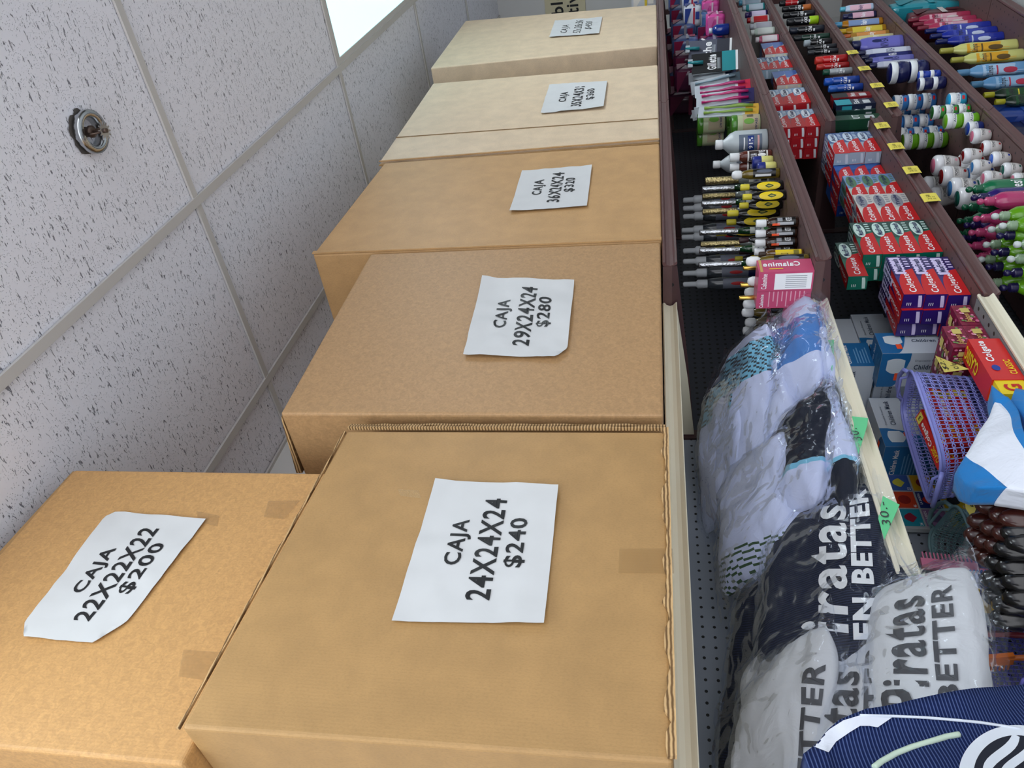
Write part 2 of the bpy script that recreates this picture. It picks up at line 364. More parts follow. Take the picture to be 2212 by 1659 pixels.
for i, (a, b2) in enumerate(zip(JX[:-1], JX[1:])):
    o = empty('pegboard_panel', (a, PEGY, FLOOR), ['near grey pegboard back panel beyond the frame edge', 'grey pegboard back panel behind the bagged shirts', 'dark pegboard back panel behind the oil bottles', 'dark pegboard back panel behind the toothbrushes', 'farthest dark pegboard back panel'][i], 'back panel', 'pegboard back panels')
    MB().box((.02, 0, .02), (b2 - a - .02, .006, -FLOOR + ZA - .03), PEG if i < 2 else PEG_DARK).build('panel', o)
    MB().box((-.018, -.004, 0), (.018, .03, -FLOOR + ZA - .03), CREAM if i < 2 else BROWN_D).build('upright', o)
    MB().box((.02, .01, 0), (b2 - a - .02, .04, .1), BROWN_D).build('kick_plate', o)
# ------------------------------------------------------------------ cardboard boxes
def carton(front, Y, depth, m, label, group='priced cardboard boxes', zb=None, back_lift=0):
    """front: photo corners near-bottom, far-bottom, far-top, near-top"""
    p = [at(*q, Y=Y) for q in front]
    if zb is not None:
        for i in (0, 1): p[i].z = zb[i]
    base = V((p[0].x, Y, min(p[0].z, p[1].z)))
    o = empty('cardboard_box', base, label, 'cardboard box', group)
    f = [q - base for q in p]; bk = [q + V((0, depth, 0)) for q in f]
    g = bevel(MB().hexa(f + bk, m).build('carton', o), .006, 3)
    return o, f
def strip(parent, a, b, up, wdt, thick, m, name, seed=1, n=26, jag=.002):
    """ragged raw edge of corrugated board running from a to b"""
    rg = random.Random(seed); mb = MB(); vs = []
    d = (b - a); nrm = V((0, -1, 0))
    for i in range(n + 1):
        c = a + d * (i / n); j = rg.uniform(-jag, jag)
        vs += [c, c + up * (wdt + j), c + up * (wdt + j) + nrm * thick, c + nrm * (thick + rg.uniform(0, jag))]
    fs = []
    for i in range(n):
        for k in range(4): fs.append((i * 4 + k, i * 4 + (k + 1) % 4, i * 4 + 4 + (k + 1) % 4, i * 4 + 4 + k))
    fs += [(0, 1, 2, 3), tuple(4 * n + k for k in (3, 2, 1, 0))]
    return mb.add(vs, fs, m).build(name, parent)
def sign(parent, org, quad, Y, lines, seed, cut=(0, 0, 0, 0), hand=False, cup=.007):
    """quad in the photo: paper top-left, top-right, bottom-right, bottom-left (as read)"""
    q = [at(*c, Y=Y) - org for c in quad]
    def flat(u, v): return (q[3] * (1 - u) + q[2] * u) * (1 - v) + (q[0] * (1 - u) + q[1] * u) * v
    def wave(u, v):
        e = (2 * abs(u - .5)) ** 4 * .6 + (2 * abs(v - .5)) ** 4 * .4
        return .0022 + cup * (.35 + .5 * noise.noise(V((u * 3 + v * 1.5 + seed, v * 3, seed * 1.7))) + .25 * noise.noise(V((u * 9 + seed, v * 8, seed))) + .35 * e)
    def fn(u, v): return flat(u, v) - V((0, wave(u, v), 0))
    mb = MB(); nu, nv = 24, 18; idx = {}; vs = []
    for i in range(nu + 1):
        for j in range(nv + 1):
            u, v = i / nu, j / nv
            # snipped corners
            for k, (cu, cv) in enumerate(((0, 1), (1, 1), (1, 0), (0, 0))):
                c = cut[k]
                if c:
                    du, dv = abs(u - cu), abs(v - cv)
                    if du + dv < c:
                        t = (c - du - dv) / 2; u += t * (1 if cu == 0 else -1); v += t * (1 if cv == 0 else -1)
            idx[i, j] = len(vs); vs.append(fn(u, v))
    fs = [(idx[i, j], idx[i + 1, j], idx[i + 1, j + 1], idx[i, j + 1]) for i in range(nu) for j in range(nv)]
    mb.add(vs, fs, PAPER, smooth=True); o = mb.build('price_sign', parent); o['label'] = 'white paper sign reading ' + ' '.join(l[0] for l in lines)
    tb = MB()
    for (t, u0, u1, v0, v1) in lines:
        tv, tf, _ = text_geo(t, 0.0 if hand else .021, hand)
        def f2(u, v): return flat(u, v) - V((0, wave(u, v) + .0009, 0))
        tb.add([f2(u0 + (u1 - u0) * a.x, v0 + (v1 - v0) * a.y) for a in tv], tf, INK)
    tb.build('lettering', o)
    return o
TAPE = mat('B99564', .12, name='clear_packing_tape', noise_amt=.08, scale=25, bump=.6, alpha=.3, coat=.6)
SCUFF = mat('D9BC8C', .6, name='scuffed_board', noise_amt=.2, scale=200, alpha=.22)
def tape(parent, org, quad, Y, name='tape_strip', m=TAPE):
    q = [at(*c, Y=Y) - org for c in quad]; vs = []; n = 8
    for i in range(n + 1):
        for j in range(n + 1):
            u, v = i / n, j / n; p = (q[0] * (1 - u) + q[1] * u) * (1 - v) + (q[3] * (1 - u) + q[2] * u) * v
            vs.append(p - V((0, .0012 + .0012 * abs(noise.noise(V((u * 5, v * 5, quad[0][0]))) ), 0)))
    MB().add(vs, [(i * (n + 1) + j, (i + 1) * (n + 1) + j, (i + 1) * (n + 1) + j + 1, i * (n + 1) + j + 1) for i in range(n) for j in range(n)], m, smooth=True).build(name, parent)
STD = lambda a, b, c: [(a, .35, .67, .63, .745), (b, .17, .86, .445, .56), (c, .33, .68, .25, .365)]
YF = .918
# 24X24X24
o, f = carton([(1478, 1650), (1447, 932), (750, 930), (390, 1572)], YF, .60, CARD_D, 'tan cardboard box with the 240 price sign, torn lower edge', zb=(ZA + .001, ZA + .001))
org = o.location.copy()
sign(o, org, [(848, 1346), (942, 1040), (1207, 1054), (1176, 1353)], YF, [('CAJA', .36, .69, .60, .76), ('24X24X24', .14, .86, .38, .55), ('$240', .36, .72, .18, .33)], 1)
strip(o, f[1] + V((.006, .004, .0)), f[2] + V((.006, .004, 0)), V((1, 0, 0)), .006, .006, CARD_EDGE, 'corrugated_edge', 3)
strip(o, f[1] + V((.017, .012, .0)), f[2] + V((.017, .012, 0)), V((1, 0, 0)), .005, .010, CARD_EDGE, 'corrugated_edge', 4)
strip(o, f[0] + V((0.004, -.001, -.004)), f[1] + V((0, -.001, -.004)), V((0, 0, 1)), .010, .006, CARD_EDGE, 'corrugated_edge', 5, 40, .005)
strip(o, f[3] + V((.0, .006, .003)), f[2] + V((0, .006, .003)), V((0, 0, 1)), .004, .004, CARD_EDGE, 'corrugated_edge', 6, 40, .0015)
tape(o, org, [(1338, 1186), (1453, 1186), (1456, 1240), (1336, 1238)], YF)
tape(o, org, [(860, 1058), (905, 1060), (910, 1078), (865, 1072)], YF, 'scuff_mark', SCUFF)
# 22X22X22 on top
Y0 = .966
o = empty('cardboard_box', (.40, Y0, .615), 'mottled cardboard box stacked on another, with the 200 price sign', 'cardboard box', 'priced cardboard boxes')
f = [V((.415, Y0, .631)), V((.972, Y0, .600)), V((.972, Y0, 1.171)), V((.415, Y0, 1.192))]; org = o.location.copy(); f = [q - org for q in f]
bevel(MB().hexa(f + [q + V((0, .55, 0)) for q in f], CARD_B).build('carton', o), .006, 3)
MB().hexa([f[3] + V((-.01, .006, .004)), f[2] + V((0, .006, .003)), f[2] + V((.0, .006, .007)), f[3] + V((-.01, .006, .020)), f[3] + V((-.01, .30, .004)), f[2] + V((0, .30, .003)), f[2] + V((0, .30, .006)), f[3] + V((-.01, .30, .014))], CARD_D).build('flap', o)
sign(o, org, [(34, 1378), (240, 1108), (447, 1125), (238, 1396)], Y0, [('CAJA', .33, .69, .60, .77), ('22X22X22', .14, .88, .37, .55), ('$200', .36, .76, .17, .33)], 2, cut=(.10, .06, .0, .16))
tape(o, org, [(397, 1404), (482, 1410), (440, 1470), (386, 1462)], Y0)
tape(o, org, [(580, 1083), (648, 1082), (615, 1122), (570, 1118)], Y0)
tape(o, org, [(425, 1105), (474, 1115), (470, 1138), (430, 1130)], Y0)
# 29X24X24
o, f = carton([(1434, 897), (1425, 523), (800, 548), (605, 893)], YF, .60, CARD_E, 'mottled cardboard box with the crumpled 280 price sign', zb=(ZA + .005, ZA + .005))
org = o.location.copy()
sign(o, org, [(1002, 773), (1043, 604), (1241, 612), (1224, 778)], YF, [('CAJA', .33, .70, .60, .77), ('29X24X24', .12, .88, .37, .54), ('$280', .36, .74, .19, .34)], 3, cut=(0, 0, 0, .10), cup=.011)
fl = MB(); a = f[3] + V((.002, .01, .001)); c = at(653, 1022, X=1.085) - org; d = at(640, 1022, X=1.085) - org; b2 = f[3] + V((.002, .02, .004))
fl.add([a, c, d, b2] + [q + V((.45, 0, -.01)) for q in (a, c, d, b2)], [(0, 1, 2, 3), (7, 6, 5, 4), (0, 4, 5, 1), (1, 5, 6, 2), (2, 6, 7, 3), (3, 7, 4, 0)], CARD_EDGE).build('flap', o)
# 36X24X24
o, f = carton([(1428, 520), (1422, 310), (830, 352), (675, 550)], YF, .60, CARD_A, 'plain tan cardboard box with the 320 price sign', zb=(ZA + .002, ZA + .002))
org = o.location.copy()
sign(o, org, [(1101, 461), (1128, 372), (1279, 360), (1268, 449)], YF, [('CAJA', .35, .72, .60, .77), ('36X24X24', .14, .86, .37, .54), ('$320', .36, .72, .19, .34)], 4)
strip(o, f[0] + V((.0, -.001, 0)), f[3] + V((.0, -.001, 0)), V((1, 0, 0)), .012, .004, CARD_A, 'folded_edge', 7, 30, .0008)
# 35X24X31
o, f = carton([(1422, 300), (1420, 140), (935, 180), (820, 348)], YF, .60, CARD_C, 'pale cardboard box with a vertical crease and the 360 price sign', zb=(ZA + .002, ZA + .002))
org = o.location.copy()
sign(o, org, [(1168, 248), (1187, 188), (1312, 178), (1304, 236)], YF, [('CAJA', .33, .70, .60, .76), ('35X24X31', .14, .86, .37, .54), ('$360', .36, .72, .17, .32)], 5, cup=.010)
a = at(855, 298, Y=YF) - org; c = at(1421, 257, Y=YF) - org
strip(o, a + V((0, -.0005, 0)), c + V((0, -.0005, 0)), V((1, 0, 0)), .003, .0022, mat('8F7655', .8, name='creased_board'), 'crease', 8, 30, .0004)
strip(o, f[0] + V((-.004, .012, 0)), f[3] + V((-.004, .012, 0)), V((-1, 0, 0)), .012, .004, CARD_D, 'folded_edge', 9, 30, .0006)
strip(o, f[0] + V((-.002, .0, 0)), f[3] + V((-.002, .0, 0)), V((-1, 0, 0)), .006, .003, CARD_A, 'folded_edge', 9, 30, .0006)
# farthest
o, f = carton([(1420, 98), (1418, 10), (1005, 45), (930, 147)], YF, .60, CARD_C, 'farthest pale cardboard box with a handwritten price sign', zb=(ZA + .002, ZA + .002))
org = o.location.copy()
sign(o, org, [(1186, 83), (1199, 48), (1301, 39), (1294, 75)], YF, [('CAJA', .18, .68, .62, .80), ('52x28x36', .12, .90, .38, .54), ('$450', .30, .80, .16, .32)], 6, hand=True)
# ------------------------------------------------------------------ product builders
ORD = ['first', 'second', 'third', 'fourth', 'fifth', 'sixth', 'seventh', 'eighth', 'ninth', 'tenth', 'eleventh', 'twelfth']
PROTO = {}
def inst(key, build, name, loc, label, cat, group=None, rz=0.0, scale=(1, 1, 1), rot=None):
    """place one product; parts of the same kind share mesh data"""
    if key not in PROTO: PROTO[key] = [(n, mb.mesh(n), [(n2, mb2.mesh(n2)) for n2, mb2 in subs]) for n, mb, subs in build()]
    parts = PROTO[key]
    if len(parts) == 1 and not parts[0][2]:
        o = bpy.data.objects.new(name, parts[0][1]); COL.objects.link(o)
        o.location = loc; o.rotation_euler = rot or (0, 0, rz); o.scale = scale
        return tag(o, label, cat, group)
    o = empty(name, loc, label, cat, group, rz, rot); o.scale = scale
    for n, me, subs in parts:
        c = bpy.data.objects.new(n, me); COL.objects.link(c); c.parent = o
        for n2, me2 in subs:
            d = bpy.data.objects.new(n2, me2); COL.objects.link(d); d.parent = c
    return o
def face(o, du, dv):
    o, du, dv = V(o), V(du), V(dv)
    return lambda u, v: o + du * u + dv * v
def cylf(r, z0, z1, a0=-.5, span=2.0, sx=1, sy=1, eps=1.012, sq=0):
    def fn(u, v):
        a = a0 + (u - .5) * span; ca, sa = sin(a), -cos(a); k = 1
        if sq: k = (abs(ca) ** (2 + 6 * sq) + abs(sa) ** (2 + 6 * sq)) ** (-1 / (2 + 6 * sq))
        return V((r * eps * ca * k * sx, r * eps * sa * k * sy, z0 + v * (z1 - z0)))
    return fn
def patch(mb, fn, m, u0=0, u1=1, v0=0, v1=1, nu=10, nv=1, shape=None):
    """a printed patch on surface fn; shape(u)->(lo, hi) trims it"""
    vs = []; fs = []
    for i in range(nu + 1):
        t = i / nu; lo, hi = shape(t) if shape else (0, 1)
        for j in range(nv + 1): vs.append(fn(u0 + (u1 - u0) * t, v0 + (v1 - v0) * (lo + (hi - lo) * j / nv)))
    for i in range(nu):
        for j in range(nv): k = i * (nv + 1) + j; fs.append((k, k + nv + 1, k + nv + 2, k + 1))
    return mb.add(vs, fs, m)
def up(fn, e):      # lift a surface function a little along its normal
    def g(u, v):
        p = fn(u, v); d = .01; n = (fn(u + d, v) - fn(u - d, v)).cross(fn(u, v + d) - fn(u, v - d))
        return p + n.normalized() * e
    return g
WHITE = mat('F2F3F5', .4, name='white_print'); RED = mat('C8171D', .35, name='red_print'); YEL = mat('F2D421', .4, name='yellow_print')
NAVY = mat('1B2358', .4, name='navy_print'); DKBLUE = mat('12307A', .35, name='deep_blue_print'); ORANGE = mat('FF5A2A', .6, name='fluorescent_orange_sticker')
SILVER = mat('C9CDD2', .22, .95, name='silver_foil', bump=.6, scale=120); GOLD = mat('D9B45A', .25, .95, name='gold_foil'); PRICEY = mat('E5D457', .6, name='yellow_price_tag')
ell = lambda t: (.5 - .5 * math.sqrt(max(0, 1 - (2 * t - 1) ** 2)), .5 + .5 * math.sqrt(max(0, 1 - (2 * t - 1) ** 2)))

def toothpaste(base, alt, pat, word=None, L_=.19, D=.04, H=.049, sparkle=False):
    """carton lying along X: brand panel in red with a curved edge"""
    def b():
        mb = MB(); B_ = mat(base, .3, coat=.3); A_ = mat(alt, .3, coat=.3); P_ = mat(pat, .4)
        mb.box((0, 0, 0), (L_, D, H), B_)
        for fn in (face((0, -.0006, 0), (L_, 0, 0), (0, 0, H)), face((0, 0, H + .0006), (L_, 0, 0), (0, D, 0))):
            patch(mb, fn, A_, .50, 1, 0, 1, 12, 1, lambda t: (0, min(1, .15 + 1.1 * t)) if False else (max(0, .75 - t * 1.5), 1))
            patch(mb, up(fn, .0003), RED, 0, .66, 0, 1, 16, 1, lambda t: (0, math.sqrt(max(0, 1 - t ** 2.6))))
            mb.text('Colgate', up(fn, .0008), .05, .22, .52, .66, WHITE, .02)
            if word:
                patch(mb, up(fn, .0004), P_, .52, .97, .35, .95, 14, 1, (lambda t: (.5 - (.5 if int(t * 14) % 2 else .36), .5 + (.5 if int(t * 14) % 2 else .38))) if sparkle else ell)
                mb.text(word, up(fn, .0010), .58, .50, .92, .80, NAVY, .03)
                for k in range(4): patch(mb, up(fn, .0005), P_, .70 + .07 * k, .73 + .07 * k, .06, .28, 1)
        e = face((-.0006, D, 0), (0, -D, 0), (0, 0, H))      # near end flap
        patch(mb, e, P_, .08, .92, .08, .34, 10, 1, lambda t: (.3 * t * t, .6 + .3 * t))
        for k in range(3): patch(mb, up(e, .0002), WHITE, .22, .42, .58 + .09 * k, .61 + .09 * k, 1)
        return [('toothpaste_carton', mb, [])]
    return b
TPS = {'green': ('0E6B55', '17433C', 'CFE8E0', 'MaxFresh', False), 'purple': ('2F1A6E', '2A1A62', 'D9CDF2', 'MaxFresh', True), 'blue': ('143C86', '1A55A8', '9CC4EA', None, False),
       'white': ('D8D5D0', 'C9C6C2', '8B8E98', 'Triple', False), 'mint': ('B5C8BC', '6D8FC0', '557A5A', 'Triple', False), 'sky': ('9FB7C9', '3A5E96', 'C8D8E6', 'Anti', False),
       'redwhite': ('B3202A', '7FA3C8', 'E8EEF5', 'Clean', False), 'cream': ('DCDAD2', '3E66B0', 'F0EAC8', None, False)}
def tp(v, loc, label, group, rz=0.0, rot=None):
    a = TPS[v]
    return inst('tp_' + v, toothpaste(a[0], a[1], a[2], a[3], sparkle=a[4]), 'toothpaste_box', loc, label, 'toothpaste box', group, rz, rot=rot)

def bottle(key, prof, body, capprof, cap, labels=(), sx=1, sy=1, sq=0, cap_name='cap', seg=20, extra=None, bands=None):
    def b():
        mb = MB().lathe(prof, body, seg, sx, sy, sq=sq, bands=bands)
        parts = [['bottle_body', mb, []]]
        if capprof: parts.append([cap_name, MB().lathe(capprof, cap, seg), []])
        for (z0, z1, r, a0, span, m, texts) in labels:
            l = MB(); fn = cylf(r, z0, z1, a0, span, sx, sy, 1.02, sq)
            if m is not None: patch(l, fn, m, nu=14, nv=3)
            for (t, u0, v0, u1, v1, tm) in texts:
                f2 = cylf(r, z0, z1, a0, span, sx, sy, 1.035, sq)
                if t == '#': patch(l, f2, tm, u0, u1, v0, v1, 6)
                elif t == 'o': patch(l, f2, tm, u0, u1, v0, v1, 12, 1, ell)
                else: l.text(t, f2, u0, v0, u1, v1, tm, .02)
            parts.append(['label', l, []])
        if extra: parts += extra()
        return parts
    return b
def stand(bx, by, Z, tx, wpx=None, Y=None):
    """base centre seen at (bx, by) on the board Z, top seen at column tx -> position, height, radius"""
    p = at(bx, by, Z=Z)
    if Y is not None:
        q = at(bx, by, Y=Y); p = V((q.x, Y, Z))
    lo, hi = 0.005, .6
    for _ in range(30):
        m_ = (lo + hi) / 2; c = p + V((0, 0, m_)); x = CX + FPX * c.dot(RIGHT) / c.dot(FWD)
        if x > tx: lo = m_
        else: hi = m_
    return p, lo, (wpx * .5 * p.dot(FWD) / FPX if wpx else None)
BK = {}
def put(kind, bx, by, Z, tx, wpx, label, cat, group=None, rz=-.6, Y=None, name=None, tilt=None):
    build, h0, r0, nm = BK[kind]
    p, h, r = stand(bx, by, Z, tx, wpx, Y)
    p.z += .001
    return inst(kind, build, name or nm, p, label, cat, group, rz, (r / r0, r / r0, h / h0), rot=tilt)

def K(kind, nm, h0, r0, build): BK[kind] = (build, h0, r0, nm)
HDPE = mat('C9D2D6', .35, name='milky_plastic', trans=.25); WCAP = mat('E6E8EA', .35, name='white_cap_plastic')
BROWNG = mat('2A1409', .12, name='brown_glass', coat=.5); BLACKG = mat('0C0B0C', .12, name='black_glass', coat=.5); AMBER = mat('6A4408', .1, name='amber_oil', coat=.6, trans=.3)
GREENG = mat('0E3A1C', .1, name='green_glass', coat=.5); CLEARG = mat('9AA3A0', .08, name='clear_glass', coat=.5, trans=.5); YCAP = mat('D8C93A', .4, name='yellow_cap_plastic')
BLACKP = mat('121214', .3, name='black_plastic'); CAPR = mat('1C1416', .6)
cyl = lambda r, z0, z1, e=.002: [(r - e, z0), (r, z0 + e), (r, z1 - e), (r - e, z1)]
K('alcohol', 'alcohol_bottle', .17, .032, bottle('alcohol', [(.030, 0), (.032, .004), (.032, .105), (.026, .122), (.012, .142), (.011, .148)], HDPE, cyl(.0135, .146, .17), WCAP,
  [(.02, .095, .032, -.6, 1.5, mat('5F6B7C', .5), [('#', .1, .35, .9, .62, DKBLUE), ('91%', .2, .4, .8, .58, WHITE), ('#', .1, .12, .9, .2, mat('D8A0A0', .5)), ('#', .15, .75, .8, .8, WHITE)])], sq=.1))
K('tonic', 'tonic_bottle', .12, .018, bottle('tonic', [(.017, 0), (.018, .003), (.018, .072), (.014, .086), (.011, .092)], BROWNG, cyl(.0125, .090, .12), WCAP,
  [(.008, .066, .018, -.3, 1.6, BLACKP, [('#', .1, .1, .4, .9, mat('B9BCC2', .5)), ('ACEITE', .5, .2, .95, .5, WHITE), ('#', .5, .65, .95, .9, mat('8D9096', .5)), ('#', .05, .78, .3, 1.15, ORANGE)])]))
K('syrup', 'syrup_bottle', .12, .018, bottle('syrup', [(.017, 0), (.018, .003), (.018, .078), (.013, .090), (.011, .094)], mat('5B2A20', .2, coat=.3), cyl(.0135, .092, .12), WCAP,
  [(.012, .070, .018, -.5, 2.0, mat('D9D6D2', .5), [('#', .05, .08, .95, .92, mat('2A1C1A', .5)), ('AGUA', .1, .55, .7, .85, WHITE), ('o', .4, .1, .7, .5, WHITE), ('VE', .72, .15, .95, .45, WHITE)])]))
def oil():
    mb = MB().lathe([(.020, 0), (.023, .004), (.023, .060), (.017, .080), (.010, .088), (.009, .092)], BLACKG, 24, 1, .62)
    l = MB(); fn = cylf(.023, .008, .070, -.3, 1.7, 1, .62, 1.03)
    patch(l, fn, YEL, 0, 1, 0, 1, 20, 3, ell); f2 = cylf(.023, .008, .070, -.3, 1.7, 1, .62, 1.05)
    patch(l, f2, mat('2C4A1E', .5), .28, .72, .28, .72, 12, 2, lambda t: (.5 - .5 * (1 - abs(2 * t - 1) ** 1.5), .5 + .35 * (1 - abs(2 * t - 1))))
    f3 = cylf(.023, .008, .070, -.3, 1.7, 1, .62, 1.06); patch(l, f3, mat('B7A94B', .5), .42, .58, .36, .56, 8, 1, ell)
    return [('bottle_body', mb, []), ('cap', MB().lathe(cyl(.0125, .088, .112), YCAP, 20), []), ('label', l, [])]
K('oil', 'oil_flask', .112, .023, oil)
K('foil', 'foil_necked_bottle', .26, .022, bottle('foil', [(.020, 0), (.022, .004), (.022, .10), (.015, .135)], GREENG, [(.015, .13), (.016, .135), (.0165, .258), (.015, .26)], SILVER,
  [(.02, .095, .022, -.4, 1.8, mat('C9CFC6', .5), [('ALOE', .1, .5, .9, .8, NAVY), ('#', .1, .1, .9, .4, mat('3F8A4A', .5))])], cap_name='foil_neck'))
K('goldfoil', 'foil_necked_bottle', .26, .022, bottle('goldfoil', [(.020, 0), (.022, .004), (.022, .10), (.015, .135)], CLEARG, [(.015, .13), (.016, .135), (.0165, .258), (.015, .26)], mat('B8A878', .2, .95, bump=.8, scale=140),
  [(.02, .095, .022, -.4, 1.8, mat('D6D6D0', .5), [('MANZANA', .1, .5, .9, .8, NAVY), ('#', .1, .1, .9, .4, mat('20222A', .5))])], cap_name='foil_neck'))
K('vial', 'clear_bottle', .11, .018, bottle('vial', [(.017, 0), (.018, .003), (.018, .072), (.013, .088), (.010, .094)], mat('7F6A20', .1, coat=.5, trans=.4), [(.011, .092), (.015, .096), (.016, .108), (.012, .116), (.004, .118)], WCAP,
  [(.010, .066, .018, -.3, 1.9, BLACKP, [('#', .08, .2, .32, .9, WHITE), ('o', .45, .15, .85, .85, mat('5B6272', .5))])]))
K('yvial', 'clear_bottle', .11, .018, bottle('yvial', [(.017, 0), (.018, .003), (.018, .078), (.013, .090), (.010, .094)], AMBER, cyl(.012, .092, .11), mat('3A2A20', .5),
  [(.006, .070, .018, -.3, 1.9, YEL, [('PALO', .1, .5, .5, .8, mat('3A3A10', .5)), ('#', .1, .1, .9, .3, mat('8A8020', .5))])]))
K('goldcap', 'gold_capped_bottle', .13, .016, bottle('goldcap', [(.014, 0), (.016, .003), (.016, .08), (.009, .10)], AMBER, cyl(.010, .098, .13), GOLD))
K('jarlet', 'lotion_pot', .05, .025, bottle('jarlet', [(.022, 0), (.025, .004), (.025, .03)], mat('D8D27A', .4), [(.024, .028), (.026, .030), (.026, .046), (.022, .05)], mat('1E2C82', .35), cap_name='lid'))
GREYPET = mat('59626C', .12, name='grey_clear_plastic', coat=.4, trans=.45)
def pump():
    mb = MB().lathe([(.026, 0), (.028, .004), (.028, .085), (.024, .10), (.017, .108)], GREYPET, 20)
    cp = MB().lathe([(.015, .104), (.020, .106), (.020, .122), (.014, .124), (.012, .126), (.012, .145), (.008, .147)], mat('D6DCE2', .4), 16)
    l = MB(); patch(l, cylf(.028, .015, .08, -.5, 1.8, eps=1.02), mat('7C8292', .5)); patch(l, cylf(.028, .015, .08, -.5, 1.8, eps=1.03), NAVY, .0, 1, 0, .3)
    patch(l, cylf(.028, .015, .08, -.5, 1.8, eps=1.035), RED, .35, .65, .45, .8, 10, 1, ell)
    return [('bottle_body', mb, []), ('flip_cap', cp, []), ('label', l, [])]
K('pump', 'hand_gel_bottle', .147, .028, pump)
def swab(): # round clear box of cotton swabs with printed sleeve
    G_ = mat('4E8C2A', .25, coat=.4, trans=.2)
    mb = MB().lathe([(.034, 0), (.036, .003), (.036, .078), (.036, .08)], mat('B9C29A', .3), 24)
    l = MB(); fn = cylf(.036, .006, .06, -.6, 2.2, eps=1.02); patch(l, fn, mat('B6A88A', .6)); f2 = cylf(.036, .006, .06, -.6, 2.2, eps=1.035)
    patch(l, f2, mat('6FA53C', .5), .35, .62, .3, .95, 12, 1, ell); l.text('SWABS', f2, .1, .1, .6, .25, NAVY); 
    for k in range(7): patch(l, f2, mat('3A3A3A', .5), .70 + .03 * k, .715 + .03 * k, .35, .75, 1)
    return [('tub', mb, []), ('lid', MB().lathe([(.037, .078), (.038, .08), (.038, .095), (.035, .098)], G_, 24), []), ('sleeve', l, [])]
K('swab', 'cotton_swab_tub', .098, .036, swab)
def can(body, low, capc, txt='', tc=WHITE, lowz=.3):
    def b():
        bm, lm, cm = mat(body, .28, coat=.3), mat(low, .3), mat(capc, .35)
        mb = MB().lathe([(.022, 0), (.0245, .003), (.0245, .15 * lowz), (.0245, .15 * lowz + .0005), (.0245, .112), (.021, .120)], bm, 20, bands={0: lm, 1: lm})
        l = MB(); fn = cylf(.0245, .015, .105, -.5, 1.9, eps=1.03)
        patch(l, fn, tc, .15, .5, .30, .38, 2); patch(l, fn, tc, .15, .8, .72, .75, 2)
        if txt: l.text(txt, fn, .1, .45, .9, .62, tc)
        return [('can_body', mb, []), ('cap', MB().lathe([(.0215, .118), (.0235, .120), (.023, .148), (.018, .152)], cm, 20), []), ('label', l, [])]
    return b
def flatb(body, capc, lab, word='', wc=WHITE, sy=.55, sq=.2, disc=None):
    """flattened lotion or shampoo bottle"""
    bm, cm, lm = mat(body, .28, coat=.35), mat(capc, .3, coat=.2), (mat(lab, .45) if lab else None)
    ex = [('o', .55, .55, .85, .85, mat(disc, .4))] if disc else []
    return bottle('', [(.028, 0), (.033, .005), (.033, .12), (.028, .142), (.018, .150)], bm, [(.020, .148), (.021, .150), (.021, .172), (.018, .175)], cm,
                  [(.015, .125, .033, -.3, 1.7, lm, ([(word, .1, .35, .9, .6, wc)] if word else []) + ex)], 1, sy, sq)
def cream(lid, body, band, word, disc=None):
    def b():
        lm, bm, dm = mat(lid, .3, coat=.3), mat(body, .3, coat=.3), mat(band, .35)
        mb = MB().lathe([(.034, 0), (.040, .008), (.042, .03), (.040, .048)], bm, 28, bands={0: dm, 1: dm} if band != body else None)
        l = MB(); fn = cylf(.042, .006, .05, -.5, 2.0, eps=1.02); l.text(word, fn, .08, .62, .62, .84, NAVY, .01)
        patch(l, fn, NAVY, .62, .86, .25, .62, 10, 1, ell)
        patch(l, fn, RED, .2, .45, .15, .4, 2) if disc is None else None
        ld = MB().lathe([(.042, .046), (.0435, .048), (.0435, .066), (.040, .070)], mat('E6E9EC', .3, coat=.3), 28).lathe([(.0395, .0695), (.038, .0715), (.001, .072)], lm, 28)
        return [('jar_body', mb, []), ('lid', ld, []), ('label', l, [])]
    return b
def ponds(disc, band):
    def b():
        W_ = mat('E4E4E8', .25, coat=.4); dm, nm = mat(disc, .2, coat=.5), mat(band, .35)
        mb = MB().lathe([(.020, 0), (.027, .006), (.033, .03), (.036, .055), (.036, .062)], mat('D3CFCD', .3, coat=.3), 28)
        l = MB(); fn = lambda u, v: cylf(.0285 + .008 * v, .010, .060, -.4, 1.8, eps=1.02)(u, v); f2 = lambda u, v: cylf(.0285 + .008 * v, .010, .060, -.4, 1.8, eps=1.035)(u, v)
        patch(l, fn, nm, .0, 1, .28, .55, 12, 2); l.text("POND'S", f2, .12, .66, .72, .9, INK, .01); patch(l, f2, INK, .12, .72, .60, .62, 6)
        patch(l, f2, nm, .3, .52, .02, .22, 8, 1, ell)
        for k in range(3): patch(l, f2, WHITE, .1, .5, .33 + .07 * k, .35 + .07 * k, 4)
        ld = MB().lathe([(.036, .061), (.0375, .063), (.0375, .080), (.033, .088), (.026, .0915)], W_, 28)
        return [('jar_body', mb, []), ('lid', ld, [('lid_disc', MB().lathe([(.026, .0913), (.025, .0925), (.001, .094)], dm, 28))]), ('label', l, [])]
    return b
def cleaner(body, capc, lab, mark, seg_dark='2A2A30'):
    bm, cm, lm, mm = mat(body, .25, coat=.3), mat(capc, .35), mat(lab, .45), mat(mark, .5)
    return bottle('', [(.036, 0), (.040, .006), (.040, .05), (.036, .09), (.040, .15), (.036, .18), (.018, .205), (.015, .21)], bm, [(.017, .206), (.019, .208), (.019, .245), (.016, .248)], cm,
                  [(.03, .165, .0385, -.4, 1.8, lm, [('#', .1, .62, .9, .66, mm), ('o', .2, .15, .7, .5, mm), ('Limpia', .1, .7, .9, .9, mat(seg_dark, .5))])], 1, .7, .2)
